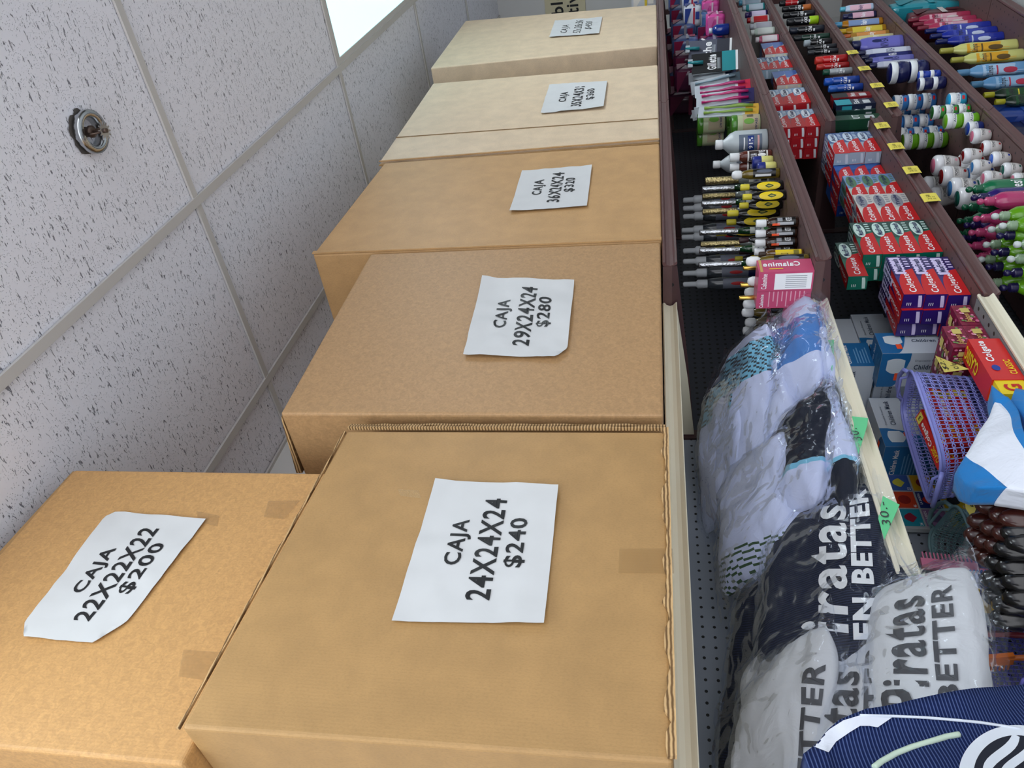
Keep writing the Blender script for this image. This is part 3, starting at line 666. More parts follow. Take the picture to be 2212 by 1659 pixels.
def gel(body, capc, knob, word=None):
    """squeeze bottle with ribbed collar and ball stopper"""
    bm, cm, km = mat(body, .22, coat=.4), mat(capc, .3, coat=.2), mat(knob, .3, coat=.3)
    def b():
        mb = MB().lathe([(.024, 0), (.028, .006), (.028, .12), (.026, .135), (.017, .150), (.012, .156)], bm, 22, 1, .8)
        cp = MB().lathe([(.0125, .154), (.014, .156), (.012, .160), (.014, .163), (.012, .167), (.0135, .170), (.012, .174), (.006, .177), (.005, .180)], cm, 16)
        kb = MB().lathe([(.004, .178), (.008, .182), (.0095, .188), (.008, .194), (.003, .197)], km, 16)
        ps = [('bottle_body', mb, []), ('ribbed_collar', cp, [('ball_stopper', kb)])]
        if word:
            l = MB(); l.text(word, cylf(.028, .04, .10, -.3, 1.2, 1, .8, 1.03), 0, .2, 1, .7, WHITE); ps.append(('label', l, []))
        return ps
    return b
def shampoo(body, lab):
    bm = mat(body, .22, coat=.25)
    return bottle('', [(.020, 0), (.024, .005), (.026, .05), (.026, .125), (.022, .150), (.015, .165), (.006, .172)], bm, None, None,
                  [(.02, .10, .026, -.3, 1.7, None, [('#', .1, .3, .8, .36, WHITE), ('#', .1, .45, .6, .49, WHITE), ('#', .1, .1, .4, .2, mat(lab, .5))])], 1, .8)
# ------------------------------------------------------------------ second shelf, brown section: oils, tonics, lotions
GB = 'bottles on the brown second shelf'
Z2 = ZB2
put('alcohol', 1657, 306, Z2, 1546, 50, 'milky white rubbing alcohol bottle with blue label, in front of the green tubs', 'bottle', GB)
put('alcohol', 1640, 350, Z2, 1541, 40, 'milky white alcohol bottle partly hidden behind the brown syrup bottles', 'bottle', GB, Y=1.07)
put('syrup', 1667, 335, Z2, 1577, 25, 'red-brown syrup bottle with white cap and yellow tag, below the alcohol bottle', 'bottle', GB)
put('syrup', 1665, 357, Z2, 1577, 22, 'red-brown syrup bottle with white cap behind the small blue pots', 'bottle', GB)
put('jarlet', 1670, 349, Z2, 1626, 26, 'small yellow pot with blue lid, farther of two', 'pot', GB)
put('jarlet', 1677, 362, Z2, 1636, 26, 'small yellow pot with blue lid, nearer of two', 'pot', GB)
put('goldfoil', 1672, 383, Z2, 1524, 22, 'gold foil necked bottle just above the yellow labelled oil flasks', 'bottle', GB)
put('vial', 1684, 373, Z2, 1588, 22, 'clear bottle with black and white label and yellow price tag', 'bottle', GB)
for i, (bx, by, tx) in enumerate([(1692, 400, 1600), (1698, 421, 1605), (1690, 440, 1598), (1684, 456, 1572), (1668, 476, 1570)]):
    put('oil', bx, by, Z2, tx, 25, 'black oil flask with yellow cap and oval yellow label, %s from the far end' % ORD[i], 'bottle', 'black oil flasks')
for i, (bx, by, tx, k) in enumerate([(1650, 402, 1517, 'foil'), (1646, 418, 1518, 'goldfoil'), (1643, 434, 1516, 'foil'), (1641, 452, 1518, 'goldfoil'), (1640, 497, 1512, 'foil'), (1638, 523, 1514, 'goldfoil'), (1638, 537, 1511, 'foil'), (1640, 568, 1510, 'foil')]):
    put(k, bx, by, Z2, tx, 17, '%s foil necked green bottle in the back row, %s from the far end' % ('silver' if k == 'foil' else 'gold', ORD[i]), 'bottle', 'foil necked bottles in the back row', Y=1.10 + .004 * i)
for i, (bx, by, tx) in enumerate([(1655, 500, 1547), (1652, 526, 1544), (1668, 556, 1588)]):
    put('oil', bx, by, Z2, tx, 20, 'tall black oil flask behind the brown tonic bottles, %s from the far end' % ORD[i], 'bottle', 'black oil flasks')
K('darkcap', 'dark_capped_bottle', .12, .018, bottle('darkcap', [(.017, 0), (.018, .003), (.018, .078), (.013, .090), (.011, .094)], BLACKG, cyl(.013, .092, .12), mat('3A1E22', .45)))
put('darkcap', 1690, 516, Z2, 1597, 18, 'black bottle with maroon cap beside the white capped tonics, farther one', 'bottle', GB)
put('darkcap', 1688, 540, Z2, 1597, 18, 'black bottle with maroon cap beside the white capped tonics, nearer one', 'bottle', GB)
for i, (bx, by, tx) in enumerate([(1724, 479, 1634), (1722, 501, 1633), (1722, 522, 1632), (1720, 541, 1630)]):
    put('tonic', bx, by, Z2, tx, 24, 'dark brown tonic bottle with white cap, %s of four from the far end' % ORD[i], 'bottle', 'white capped brown tonics')
put('yvial', 1736, 546, Z2, 1640, 18, 'amber bottle with bright yellow label and orange sticker', 'bottle', GB)
put('vial', 1747, 560, Z2, 1621, 25, 'amber bottle with round white cap next to the pink lotion box', 'bottle', GB)
put('goldcap', 1722, 575, Z2, 1606, 16, 'gold capped bottle behind the pink lotion box, farthest', 'bottle', GB, Y=1.02)
put('goldcap', 1722, 612, Z2, 1600, 16, 'gold capped bottle behind the pink lotion box, middle', 'bottle', GB, Y=1.03)
put('goldcap', 1722, 640, Z2, 1597, 16, 'gold capped bottle behind the pink lotion box, nearest', 'bottle', GB, Y=1.05)
for i, (bx, by, tx) in enumerate([(1738, 604, 1624), (1738, 628, 1617), (1736, 654, 1614), (1734, 672, 1611), (1736, 694, 1617), (1733, 712, 1612), (1736, 726, 1616)]):
    put('vial', bx, by, Z2, tx, 24, 'amber bottle with white cap behind the pink lotion boxes, %s from them' % ORD[i], 'bottle', 'white capped amber bottles', Y=1.02 + .05 * i / 1.2)
for i, (bx, by) in enumerate([(1590, 424), (1590, 442), (1590, 460), (1588, 490), (1590, 505), (1588, 535), (1588, 558), (1590, 584), (1590, 608)]):
    put('pump', bx, by + 3, Z2, 1476 - (3 if i in (3, 4) else 0), 27, 'grey hand gel bottle with pale flip cap at the back, %s from the far end' % ORD[i], 'bottle', 'hand gel bottles along the back panel', Y=1.33)
# pink lotion cartons
PINK = mat('C4486E', .4, name='pink_carton', coat=.2)
def calamine():
    mb = MB(); Wd, D_, H_ = .058, .052, .125
    mb.box((0, 0, 0), (Wd, D_, H_), PINK)
    f = face((Wd, -.0006, H_), (-Wd, 0, 0), (0, 0, -H_))       # printed upside down, as it stands
    fr = lambda u, v: V((Wd * (1 - v), -.0006, H_ * (1 - .0) - H_ * (1 - u)))
    mb.text('Calamine', lambda u, v: V((Wd * v, -.0008, H_ * u)), .22, .42, .90, .80, WHITE, .03)
    patch(mb, lambda u, v: V((Wd * v, -.0008, H_ * u)), YEL, .55, .80, .20, .26, 1)
    patch(mb, lambda u, v: V((Wd * v, -.0007, H_ * u)), mat('C8A060', .5), .92, .97, 0, 1, 1)
    s = lambda u, v: V((-.0007, D_ * (1 - v), H_ * (1 - u)))
    patch(mb, s, WHITE, .30, .97, .06, .90, 1); mb.text('Calamine', lambda u, v: s(.06 + .10 * (1 - v), .1 + .8 * u), 0, 0, 1, 1, WHITE, .02)
    for k in range(6): patch(mb, up(s, -.0003), mat('8A8C92', .6), .5, .88, .15 + .1 * k, .19 + .1 * k, 1)
    for k in range(7): patch(mb, lambda u, v: s(u, v) + V((-.0004, 0, 0)), mat('8A8C92', .6), .5, .88, .16 + .1 * k, .19 + .1 * k, 1)
    return [('carton', mb, [])]
def calamine2():
    mb = MB(); Wd, D_, H_ = .058, .050, .125
    mb.box((0, 0, 0), (Wd, D_, H_), PINK); s = lambda u, v: V((-.0008, D_ * (1 - v), H_ * (1 - u)))
    mb.text('Calamine', lambda u, v: s(.06 + .07 * (1 - v), .05 + .75 * u), 0, 0, 1, 1, WHITE, .02)
    for k in range(9): patch(mb, s, mat('E3A6B8', .5), .22 + .08 * k, .24 + .08 * k, .1 + .3 * (k % 2), .95, 1)
    return [('carton', mb, [])]
cp = at(1760.7, 584.2, Z=Z2)
inst('calam', calamine, 'lotion_box', (cp.x, cp.y, Z2 + .001), 'pink lotion box with white panel, front of the two at the shelf end', 'box', 'pink lotion boxes')
inst('calam2', calamine2, 'lotion_box', (cp.x + .004, cp.y + .054, Z2 + .001), 'pink lotion box printed with fine white lines, behind the one with a white panel', 'box', 'pink lotion boxes')
# ------------------------------------------------------------------ second shelf, third section: swabs, toothbrushes, razors, pads
for i, (bx, by, tx, Yy, dz) in enumerate([(1560, 292, 1488, 1.10, .110), (1605, 292, 1545, 1.10, .0), (1652, 268, 1598, 1.01, .0), (1605, 262, 1545, 1.04, .110), (1654, 252, 1592, 1.05, .0)]):
    p = at(bx, by, Y=Yy); p.z = Z2 + .001 + dz
    inst('swab', swab, 'cotton_swab_tub', p, 'green lidded cotton swab tub, %s' % ['highest beside the alcohol bottle', 'standing behind the alcohol bottle', 'nearest the shelf rail', 'highest at the back', 'behind the one at the rail'][i], 'tub', 'cotton swab tubs', rz=-.2)
def blister(col, col2, col3):
    def b():
        mb = MB(); c1, c2, c3 = mat(col, .3, coat=.6), mat(col2, .4), mat(col3, .4)
        mb.box((-.030, .0, 0), (.030, .003, .21), mat('B9C0C8', .3, coat=.5)); patch(mb, face((-.030, -.0007, 0), (.06, 0, 0), (0, 0, .21)), c2, 0, 1, 0, .22, 1)
        patch(mb, face((-.030, -.0007, 0), (.06, 0, 0), (0, 0, .21)), c3, 0, 1, .22, .27, 1)
        br = []
        for x in (-.014, .014):
            br.append(('toothbrush', MB().tube([(x, -.006, .02), (x + .003, -.008, .07), (x, -.006, .12), (x, -.007, .15), (x, -.006, .19)], [.005, .006, .004, .003, .006], c1, 8)))
        return [('blister_card', mb, br)]
    return b
bl = [('B0206A', 'C42A48', 'E8E8EE', (1622, 183), 'magenta'), ('B81E6A', '2A2458', '8A2470', (1630, 200), 'magenta and purple'), ('4C6FA8', '2E3E90', 'B8C070', (1618, 218), 'blue'), ('7FA03C', 'D0A43A', 'C8C8C0', (1640, 232), 'yellow green'),
      ('8FA8B8', '3A4C58', 'D8DADC', (1600, 168), 'grey'), ('C2482E', '8A92A0', 'D8DCE0', (1598, 240), 'red and clear'), ('C8CDD4', '1E2E4E', 'E2E2E6', (1590, 158), 'clear'), ('3C8A4A', '2C3A70', 'C8CC80', (1606, 226), 'green')]
for i, (a, b_, c, (x, y), nm) in enumerate(bl):
    p = at(x, y, Z=Z2)
    inst('bl%d' % i, blister(a, b_, c), 'toothbrush_pack', (p.x, max(p.y, .97), Z2 + .001), '%s toothbrush pack on a hanging card, %s from the far end' % (nm, ORD[[0, 2, 3, 6, 1, 7, 4, 5][i]]), 'toothbrush pack', 'toothbrush packs', rz=[.1, -.1, .15, .4, -.3, .6, -.2, .3][i], rot=(-.08 - .03 * (i % 3), [0, .03, -.05, .12, -.1, .25, 0, -.08][i], [-.5, -.6, -.4, -.3, -.8, -.2, -.7, -.45][i]))
def razor(dark, acc, word):
    def b():
        mb = MB(); mb.box((-.045, 0, 0), (.045, .004, .20), mat(dark, .3, coat=.4)); f = face((-.045, -.0008, 0), (.09, 0, 0), (0, 0, .20))
        patch(mb, f, mat(acc, .35), 0, 1, .05, .34, 1); patch(mb, f, WHITE, 0, 1, 0, .05, 1)
        mb.text(word, lambda u, v: f(.12 + .76 * u, .46 + .20 * v), 0, 0, 1, 1, WHITE, .03)
        for k in range(3): patch(mb, up(f, .0003), mat('C8D4DA', .5), .15, .7, .38 + .025 * k, .39 + .025 * k, 1)
        bl_ = MB().tube([(0, -.008, .15), (.0, -.012, .18), (.004, -.008, .215)], [.009, .008, .006], mat('1C7C84', .3), 10).box((-.018, -.012, .195), (.018, -.004, .215), mat('AEB6BC', .3))
        return [('card', mb, []), ('razor', bl_, [])]
    return b
for i, (dk, ac, wd, x, y, rot, nm) in enumerate([('101418', '1C8C94', 'Gillette', 1597, 128, (-.05, .0, -.85), 'black and teal razor pack standing upright'), ('585C6C', '3A3C48', 'the', 1590, 100, (-.08, .05, -.8), 'grey razor pack behind the black and teal one'),
                                                  ('0E1A38', '1A2C50', 'For Men', 1560, 88, (0, -.85, -.5), 'navy razor pack tipped over at a slant')]):
    p = at(x, y, Y=1.02 + .03 * i)
    inst('rz%d' % i, razor(dk, ac, wd), 'razor_pack', (p.x, p.y, Z2 + .002 + (.09 if i == 2 else 0)), nm, 'razor pack', 'razor packs', rot=rot)
def pack(c1, c2, c3, w_=.075, d_=.11, h_=.105):
    def b():
        m1 = mat(c1, .3, coat=.4, bump=.4, scale=30); mb = MB(); vs = []; n = 12
        prof = []
        mb2 = MB(); seg = 24
        for j in range(7):
            t = j / 6; k = 1 - .12 * abs(2 * t - 1) ** 3; z = h_ * t
            for i in range(seg):
                a = 2 * pi * i / seg; ca, sa = cos(a), sin(a); q = (abs(ca) ** 6 + abs(sa) ** 6) ** (-1 / 6)
                vs.append((w_ / 2 * ca * q * k * (1 + .02 * sin(5 * a + j)), d_ / 2 * sa * q * k, z))
        fs = [(j * seg + i, j * seg + (i + 1) % seg, (j + 1) * seg + (i + 1) % seg, (j + 1) * seg + i) for j in range(6) for i in range(seg)] + [tuple(reversed(range(seg))), tuple(6 * seg + i for i in range(seg))]
        mb.add(vs, fs, m1, smooth=True)
        for f in (face((-w_ / 2, -d_ / 2 - .002, 0), (w_, 0, 0), (0, 0, h_)), face((-w_ / 2 - .002, d_ / 2, 0), (0, -d_, 0), (0, 0, h_))):
            patch(mb, f, mat(c2, .35), .08, .92, .55, .92, 8, 1, lambda t: (.9 - .9 * t, 1)); patch(mb, f, mat(c3, .4), .06, .94, .36, .46, 2)
            patch(mb, f, mat(c2, .35), .40, .75, .10, .32, 2)
        return [('soft_pack', mb, [])]
    return b
pk = {'crimson': ('4A5C8C', '8C1C44', '9A98A4'), 'blue': ('6A92D0', '5A80C0', 'D8DCE4'), 'pink': ('D850A0', 'E070B4', 'E8C8DC'), 'white': ('C8CCD8', '28408C', 'B02C44'), 'plum': ('4A1838', '6A2040', '8C3050'), 'slate': ('3A4C74', '7A2048', '98A0B4')}
row = [('crimson', 1480, -10), ('crimson', 1480, 24), ('crimson', 1479, 58), ('crimson', 1482, 92), ('plum', 1485, 128), ('plum', 1484, 158)]
for i, (c, x, y) in enumerate(row):
    p = at(1503, y, Y=1.12)
    inst('pk' + c, pack(*pk[c]), 'sanitary_pad_pack', (p.x, 1.14, -.225), '%s sanitary pad pack on the upper row, %s from the far end' % (c, ORD[i]), 'pad pack', 'sanitary pad packs', scale=(1.35, 1, 1.25))
    inst('pkslate', pack(*pk['slate']), 'sanitary_pad_pack', (p.x + .01, 1.16, Z2 + .001), 'blue and crimson pad pack under the upper row, %s from the far end' % ORD[i], 'pad pack', 'sanitary pad packs', scale=(1.3, 1, 1.28))
for i, (c, x, y, Yy, z) in enumerate([('blue', 1533, 20, 1.04, -.295), ('white', 1558, 2, 1.0, Z2 + .06), ('pink', 1563, 24, 1.0, Z2 + .001), ('pink', 1565, -6, 1.02, Z2 + .001), ('blue', 1530, -14, 1.04, -.295), ('white', 1562, -20, 1.0, Z2 + .06)]):
    p = at(x, y, Y=Yy)
    inst('pk' + c, pack(*pk[c]), 'sanitary_pad_pack', (p.x, Yy + .06, z if i not in (1, 5) else Z2 + .11), '%s sanitary pad pack %s' % (c, ['lying above the pink one', 'on top of the pink one', 'at the rail beside the razors', 'at the rail, second along', 'farthest at the top edge', 'farthest on a pink one'][i]), 'pad pack', 'sanitary pad packs', scale=(1.1, 1, .9))
for i, (x, y, z) in enumerate([(1440, 75, -.13), (1442, 110, -.13), (1448, 160, -.14), (1452, 205, -.15)]):
    p = at(x + 20, y, Y=1.30)
    inst('pk' + ['slate', 'plum', 'slate', 'plum'][i], pack(*pk[['slate', 'plum', 'slate', 'plum'][i]]), 'sanitary_pad_pack', (p.x, 1.33, -.262), 'large dim pad pack against the back panel, %s from the far end' % ORD[i], 'pad pack', 'pad packs against the back', scale=(2.0, 1, 1.9))
    inst('pkplum', pack(*pk['plum']), 'sanitary_pad_pack', (p.x, 1.33, Z2 + .001), 'plum pad pack beneath the large dim packs, %s from the far end' % ORD[i], 'pad pack', 'pad packs against the back', scale=(1.8, 1, .97))
BLUEP = mat('12369A', .15, name='blue_mouthwash', coat=.6, trans=.3)
K('mouth', 'mouthwash_bottle', .16, .03, bottle('mouth', [(.027, 0), (.030, .005), (.030, .10), (.022, .125), (.012, .135)], BLUEP, cyl(.014, .134, .16), mat('C8D0DA', .3)))
put('mouth', 1583, 62, Z2, 1532, 24, 'blue mouthwash bottle among the razor packs', 'bottle', None, Y=1.02)
# ------------------------------------------------------------------ toothpaste stacks
def stack(v, px, py, Z, high, deep, nm, shelfname, ymin=1.05, skip=(), dx=.003, D=.041, H=.0495):
    c = at(px, py, Z=Z); y0 = max(c.y, ymin); rg = random.Random(px)
    for k in range(high):
        for d in range(deep):
            if (k, d) in skip: continue
            tp(v, (c.x + rg.uniform(-dx, dx), y0 + d * D + rg.uniform(0, .0004), Z + .001 + k * H), '%s toothpaste box %s, %s layer up%s' % (nm, shelfname, ORD[k], '' if deep == 1 else ', %s row back' % ORD[d]), 'toothpaste stacks')
SD = 'on third brown shelf'
stack('purple', 2097, 634, ZD2, 3, 3, 'purple', SD, dx=.008)
stack('green', 2039, 545, ZD2, 4, 2, 'green and red', SD)
c = at(2039, 545, Z=ZD2); tp('green', (c.x - .075, 1.10, ZD2 + .001 + 4 * .0495), 'green and red toothpaste box lying highest, on top of the green stack', 'toothpaste stacks')
stack('white', 1990, 476, ZD2, 3, 2, 'white and red', SD)
stack('mint', 1959, 429, ZD2, 3, 2, 'mint and red', SD)
stack('blue', 1922, 388, ZD2, 3, 3, 'deep blue and red', SD)
stack('sky', 1905, 326, ZD2, 3, 3, 'pale blue and red', SD)
SC = 'below the razors'
stack('redwhite', 1773, 272, ZC, 3, 3, 'red and blue near', SC)
stack('redwhite', 1753, 222, ZC, 4, 1, 'red and blue far', SC)
stack('cream', 1733, 180, ZC, 2, 1, 'off-white and red', SC)
stack('sky', 1714, 146, ZC, 3, 1, 'pale blue', SC)
stack('cream', 1702, 114, ZC, 2, 2, 'off-white farthest', SC)
# ointment tubes and bottles beyond the toothpaste
for i, (bx, by, tx, body, cp_, lab, nm) in enumerate([(1683, 82, 1632, 'C05A78', 'D8D0D4', 'D8D0D4', 'pink'), (1674, 66, 1622, 'B8C8BC', 'D0D8D4', 'C8CCC8', 'pale green'), (1668, 54, 1620, 'C8CCD0', 'B8BCC8', 'A8A8B4', 'white'), (1662, 40, 1614, 'D0D0D0', 'A01820', 'B01C24', 'white and red'), (1658, 29, 1610, '2A1A58', '3A2A68', 'C8BCD8', 'purple'), (1652, 14, 1604, '2A8C94', 'A8B8C4', 'A8B4C0', 'teal'), (1644, 2, 1596, 'B8C0CC', '4A90B0', '8898A8', 'grey')]):
    K('oint' + str(i), 'ointment_bottle', .175, .033, flatb(body, cp_, lab, ''))
    put('oint' + str(i), bx, by, ZC, tx, 18, '%s ointment bottle beyond the toothpaste stacks' % nm, 'bottle', 'ointment bottles')
# ------------------------------------------------------------------ fifth shelf: deodorants
DE = [(1740, 3, 1684, 'B01820', '14141A', '14141A', '', 12, 'red and black spray can'), (1752, 15, 1690, '15161A', 'C06A30', '15161A', 'AXE', 13, 'black and copper spray can'), (1760, 28, 1692, '14161C', '1C1E26', '101014', 'AXE', 13, 'all black spray can with white letters'),
      (1768, 42, 1700, '18191E', 'A8D420', '18191E', 'AXE', 17, 'black spray can with lime green base'), (1780, 61, 1706, '15161C', '202430', '1A2030', 'Old', 15, 'black spray can with purple emblem'), (1792, 77, 1715, '123026', '1A3C30', '181C20', 'Speed', 12, 'dark green spray can'),
      (1796, 89, 1737, '16161A', '1C1C20', '9AA4AC', 'AR', 15, 'black can with clear grey cap'), (1807, 99, 1744, '16171C', '22242C', '24262C', 'BOSS', 11, 'short black can, farther of the pair'), (1810, 109, 1745, '16171C', '2A2C34', '303238', 'SPORT', 11, 'short black can, nearer of the pair'),
      (1830, 126, 1761, 'B81418', 'A01014', 'C03028', 'Old', 18, 'bright red deodorant can, farther one'), (1834, 140, 1764, 'A81418', '901014', 'B02820', 'Old', 14, 'bright red deodorant can, nearer one'), (1841, 152, 1778, '9AA0A4', '8C9296', '1A4C3A', 'Sec', 14, 'silver deodorant can with green cap'),
      (1856, 172, 1781, '14449C', '10388C', '1A50B0', 'Gil', 18, 'blue deodorant stick, farther one'), (1864, 187, 1790, '1A4CA4', '12388C', '2A60B8', 'Gil', 16, 'blue deodorant stick, nearer one')]
for i, (bx, by, tx, body, low, cp_, wd, wp, nm) in enumerate(DE):
    K('can%d' % i, 'deodorant_can', .152, .0245, can(body, low, cp_, wd))
    put('can%d' % i, bx, by, ZD, tx, wp, nm + ' on the shelf of yellow tags', 'deodorant', 'deodorants on the fifth shelf')
def carton_b(c1, c2, word, w_, d_, h_, c3='C8CCD0'):
    def b():
        mb = MB().box((0, 0, 0), (w_, d_, h_), mat(c1, .35, coat=.2)); f = face((0, -.0007, 0), (w_, 0, 0), (0, 0, h_)); s = face((-.0007, d_, 0), (0, -d_, 0), (0, 0, h_))
        patch(mb, f, mat(c2, .4), 0, 1, .6, 1, 1); patch(mb, f, mat(c3, .4), .1, .7, .12, .3, 1); patch(mb, s, mat(c2, .4), .1, .9, .6, .85, 1); patch(mb, s, mat(c3, .4), .2, .8, .1, .25, 1)
        mb.text(word, lambda u, v: f(.1 + .8 * u, .40 + .14 * v), 0, 0, 1, 1, WHITE, .02)
        return [('carton', mb, [])]
    return b
for i, (px, py, w_, d_, h_, c1, c2, wd, nm) in enumerate([(1884, 206, .05, .04, .14, '8A1A24', '16181E', 'Men', 'red and black gift carton'), (1893, 222, .06, .05, .14, '14203E', '2A98A8', 'Eau', 'navy and teal cologne carton'), (1893, 236, .05, .04, .14, '1E3E38', '1A3430', 'Mint', 'dark green cologne carton with barcode'),
                                                          (1905, 254, .05, .04, .18, '1A4A34', '164030', 'UT', 'long green carton, farther one'), (1900, 272, .06, .04, .15, '1C5038', '133828', 'UT', 'long green carton, nearer one at the shelf end')]):
    p = at(px, py, Z=ZD)
    inst('cbx%d' % i, carton_b(c1, c2, wd, w_, d_, h_), 'cologne_box', (p.x, max(1.05, p.y), ZD + .001), nm, 'box', 'cologne boxes')
# ------------------------------------------------------------------ fourth shelf up from the floor: shampoos, lotions, cream jars
LB = [(1887, 14, 1815, 'B8CCE4', '5AB0C8', 'E8B8C8', 14, 'white baby shampoo bottle with pink label'), (1893, 30, 1821, '20244A', '262A55', 'D8A8BC', 14, 'navy bottle with pink oval label'), (1907, 45, 1803, 'A86E14', '4A90B8', '7C94C0', 15, 'amber shampoo with blue label and round blue cap'),
      (1914, 60, 1812, 'A8780E', 'D8B020', 'D8C040', 15, 'amber shampoo with yellow label and yellow cap'), (1921, 71, 1822, 'A87A30', 'D06A30', 'D8904C', 13, 'amber shampoo with orange label'), (1930, 78, 1826, 'C8C49C', '8A8C78', 'D8D090', 12, 'pale cream bottle with a white tip'),
      (1951, 90, 1840, '6A68BC', '1A1E4A', '6A68BC', 28, 'broad lavender lotion bottle with navy cap'), (1967, 106, 1852, 'B8BCD0', '1A1E48', 'C8CCDC', 13, 'white lotion bottle with navy script'), (1970, 116, 1860, '161C58', '14183C', '1C2468', 13, 'navy lotion bottle beside the lavender ones'),
      (1974, 124, 1868, '6668B4', '14183C', '7272B8', 14, 'slimmer lavender lotion bottle'), (1984, 134, 1878, 'B4B8CC', '181C50', 'C4C6D4', 14, 'white lotion bottle next to the navy jars')]
for i, (bx, by, tx, body, cp_, lab, wp, nm) in enumerate(LB):
    K('lot%d' % i, 'lotion_bottle', .175, .033, flatb(body, cp_, lab, 'NIVEA' if i >= 6 else "Baby", NAVY if i in (0, 6, 7, 9, 10) else WHITE, disc='1B2358' if i in (6, 9) else None))
    put('lot%d' % i, bx, by, ZE, tx, wp * 1.15, nm, 'bottle', 'lotions and shampoos on the fourth shelf')
def jars(kind, builder, base, Z, n, wpx, h0, r0, nm, where, sc_h=1.0, Y=None, name='cream_jar', cat='jar', grp='cream jars'):
    p = at(*base, Z=Z); 
    if Y: q = at(*base, Y=Y); p = V((q.x, Y, Z))
    r = wpx * .5 * p.dot(FWD) / FPX; s = r / r0
    for k in range(n):
        inst(kind, builder, name, (p.x, p.y, Z + .001 + k * (h0 * s * sc_h + .0005)), '%s, %s' % (nm, where if n == 1 else ['lowest', 'second up', 'third up'][k] + ' in stack ' + where), cat, grp, scale=(s, s, s * sc_h))
J = lambda a, b, c, d=None: cream(a, b, c, 'FACIAL', d)
jars('j_navy', cream('161C5A', '141A52', '141A52', 'NIVEA', 'x'), (2003, 152), ZE, 2, 46, .072, .0435, 'big navy cream jar', 'beside the lavender bottles')
jars('j_rblue', cream('1C48C0', '1A3CA8', '1A3CA8', 'NIVEA', 'x'), (2031, 160), ZE, 2, 20, .072, .0435, 'small bright blue pot', 'between the navy jars', sc_h=1.3)
jars('j_navy', cream('161C5A', '141A52', '141A52', 'NIVEA', 'x'), (2042, 178), ZE, 2, 27, .072, .0435, 'navy cream jar', 'at the rail', sc_h=1.2)
jars('j_blue', J('2E78B8', 'D4D8DE', '3A7CC0'), (2060, 214), ZE, 3, 34, .072, .0435, 'white facial jar with blue lid', 'set back from the rail', sc_h=1.0, Y=1.16)
jars('j_cyan', J('1E9AD0', 'D8DCE2', '2A94B8'), (2085, 216), ZE, 1, 34, .072, .0435, 'white facial jar with cyan lid', 'at the rail', sc_h=1.2)
jars('j_green', J('1E5A24', 'D8DCDC', '3A8C3C'), (2094, 238), ZE, 3, 30, .072, .0435, 'white facial jar with dark green lid', 'above the lime jars')
jars('j_lime', cream('6AA81C', 'D8DCD8', '6AAC20', 'Aloe', 'x'), (2112, 258), ZE, 2, 34, .072, .0435, 'lime green banded jar', 'next to the white jars', sc_h=1.15)
jars('j_royal', cream('1C3C98', 'C8CCD8', '1C2C70', 'Soft', 'x'), (2122, 276), ZE, 1, 30, .072, .0435, 'white jar with royal blue lid', 'behind the pink lidded jar', sc_h=1.2)
for i, (bx, by, k, v) in enumerate([(2020, 262, 3, 'j_blue'), (2040, 288, 3, 'j_blue'), (2060, 300, 3, 'j_lime'), (1990, 240, 2, 'j_blue')]):
    jars(v, None, (bx, by), ZE, k, 36, .072, .0435, ['blue lidded jar in the dim back row', 'blue lidded jar deep behind the lime jars', 'lime jar behind the rounded jars', 'jar in the farthest back row'][i], 'away from rail', Y=1.24)
PO = [('pink', 'D4708C', 'E09AA8'), ('red', '7A1418', 'A0181C'), ('sky', '3A78B4', '1C3C88'), ('cobalt', '2C60C0', '1C3498'), ('teal', '14584C', '1C5A4C')]
PC = {n: (a, b) for n, a, b in PO}
for i, (bx, by, stackc, nm) in enumerate([(2140, 292, ['pink'], 'above the red banded ones'), (2162, 318, ['red', 'red'], 'at the rail'), (2182, 342, ['cobalt', 'sky'], 'at the rail'), (2206, 366, ['teal', 'pink'], 'at the rail'), (2228, 388, ['pink', 'red'], 'cut by the picture edge')]):
    p = at(bx, by, Z=ZE); s = (33 * .5 * p.dot(FWD) / FPX) / .0375
    for k, c in enumerate(stackc):
        inst('po_' + c, ponds(*PC[c]), 'rounded_cream_jar', (p.x - (.012 if k else 0), p.y + (.018 if k else 0), ZE + .001 + k * .0945 * s * .92), 'rounded white cream jar with %s lid disc, %s %s' % (c, 'on top,' if k else 'lower,', nm), 'jar', 'rounded cream jars', scale=(s, s, s * .92))
for i, (bx, by, stackc) in enumerate([(2120, 352, ['red', 'pink']), (2140, 376, ['sky', 'red']), (2160, 402, ['teal', 'sky']), (2178, 424, ['pink', 'teal']), (2126, 396, ['red', 'red']), (2145, 420, ['cobalt', 'cobalt'])]):
    Yb = 1.18 if i < 4 else 1.28; q = at(bx, by, Y=Yb)
    for k, c in enumerate(stackc):
        inst('po_' + c, ponds(*PC[c]), 'rounded_cream_jar', (q.x, Yb, ZE + .001 + k * .082), 'rounded cream jar with %s lid disc, %s dim stack behind, %s' % (c, ORD[i], 'upper' if k else 'lower'), 'jar', 'rounded cream jars', scale=(.95, .95, .87))
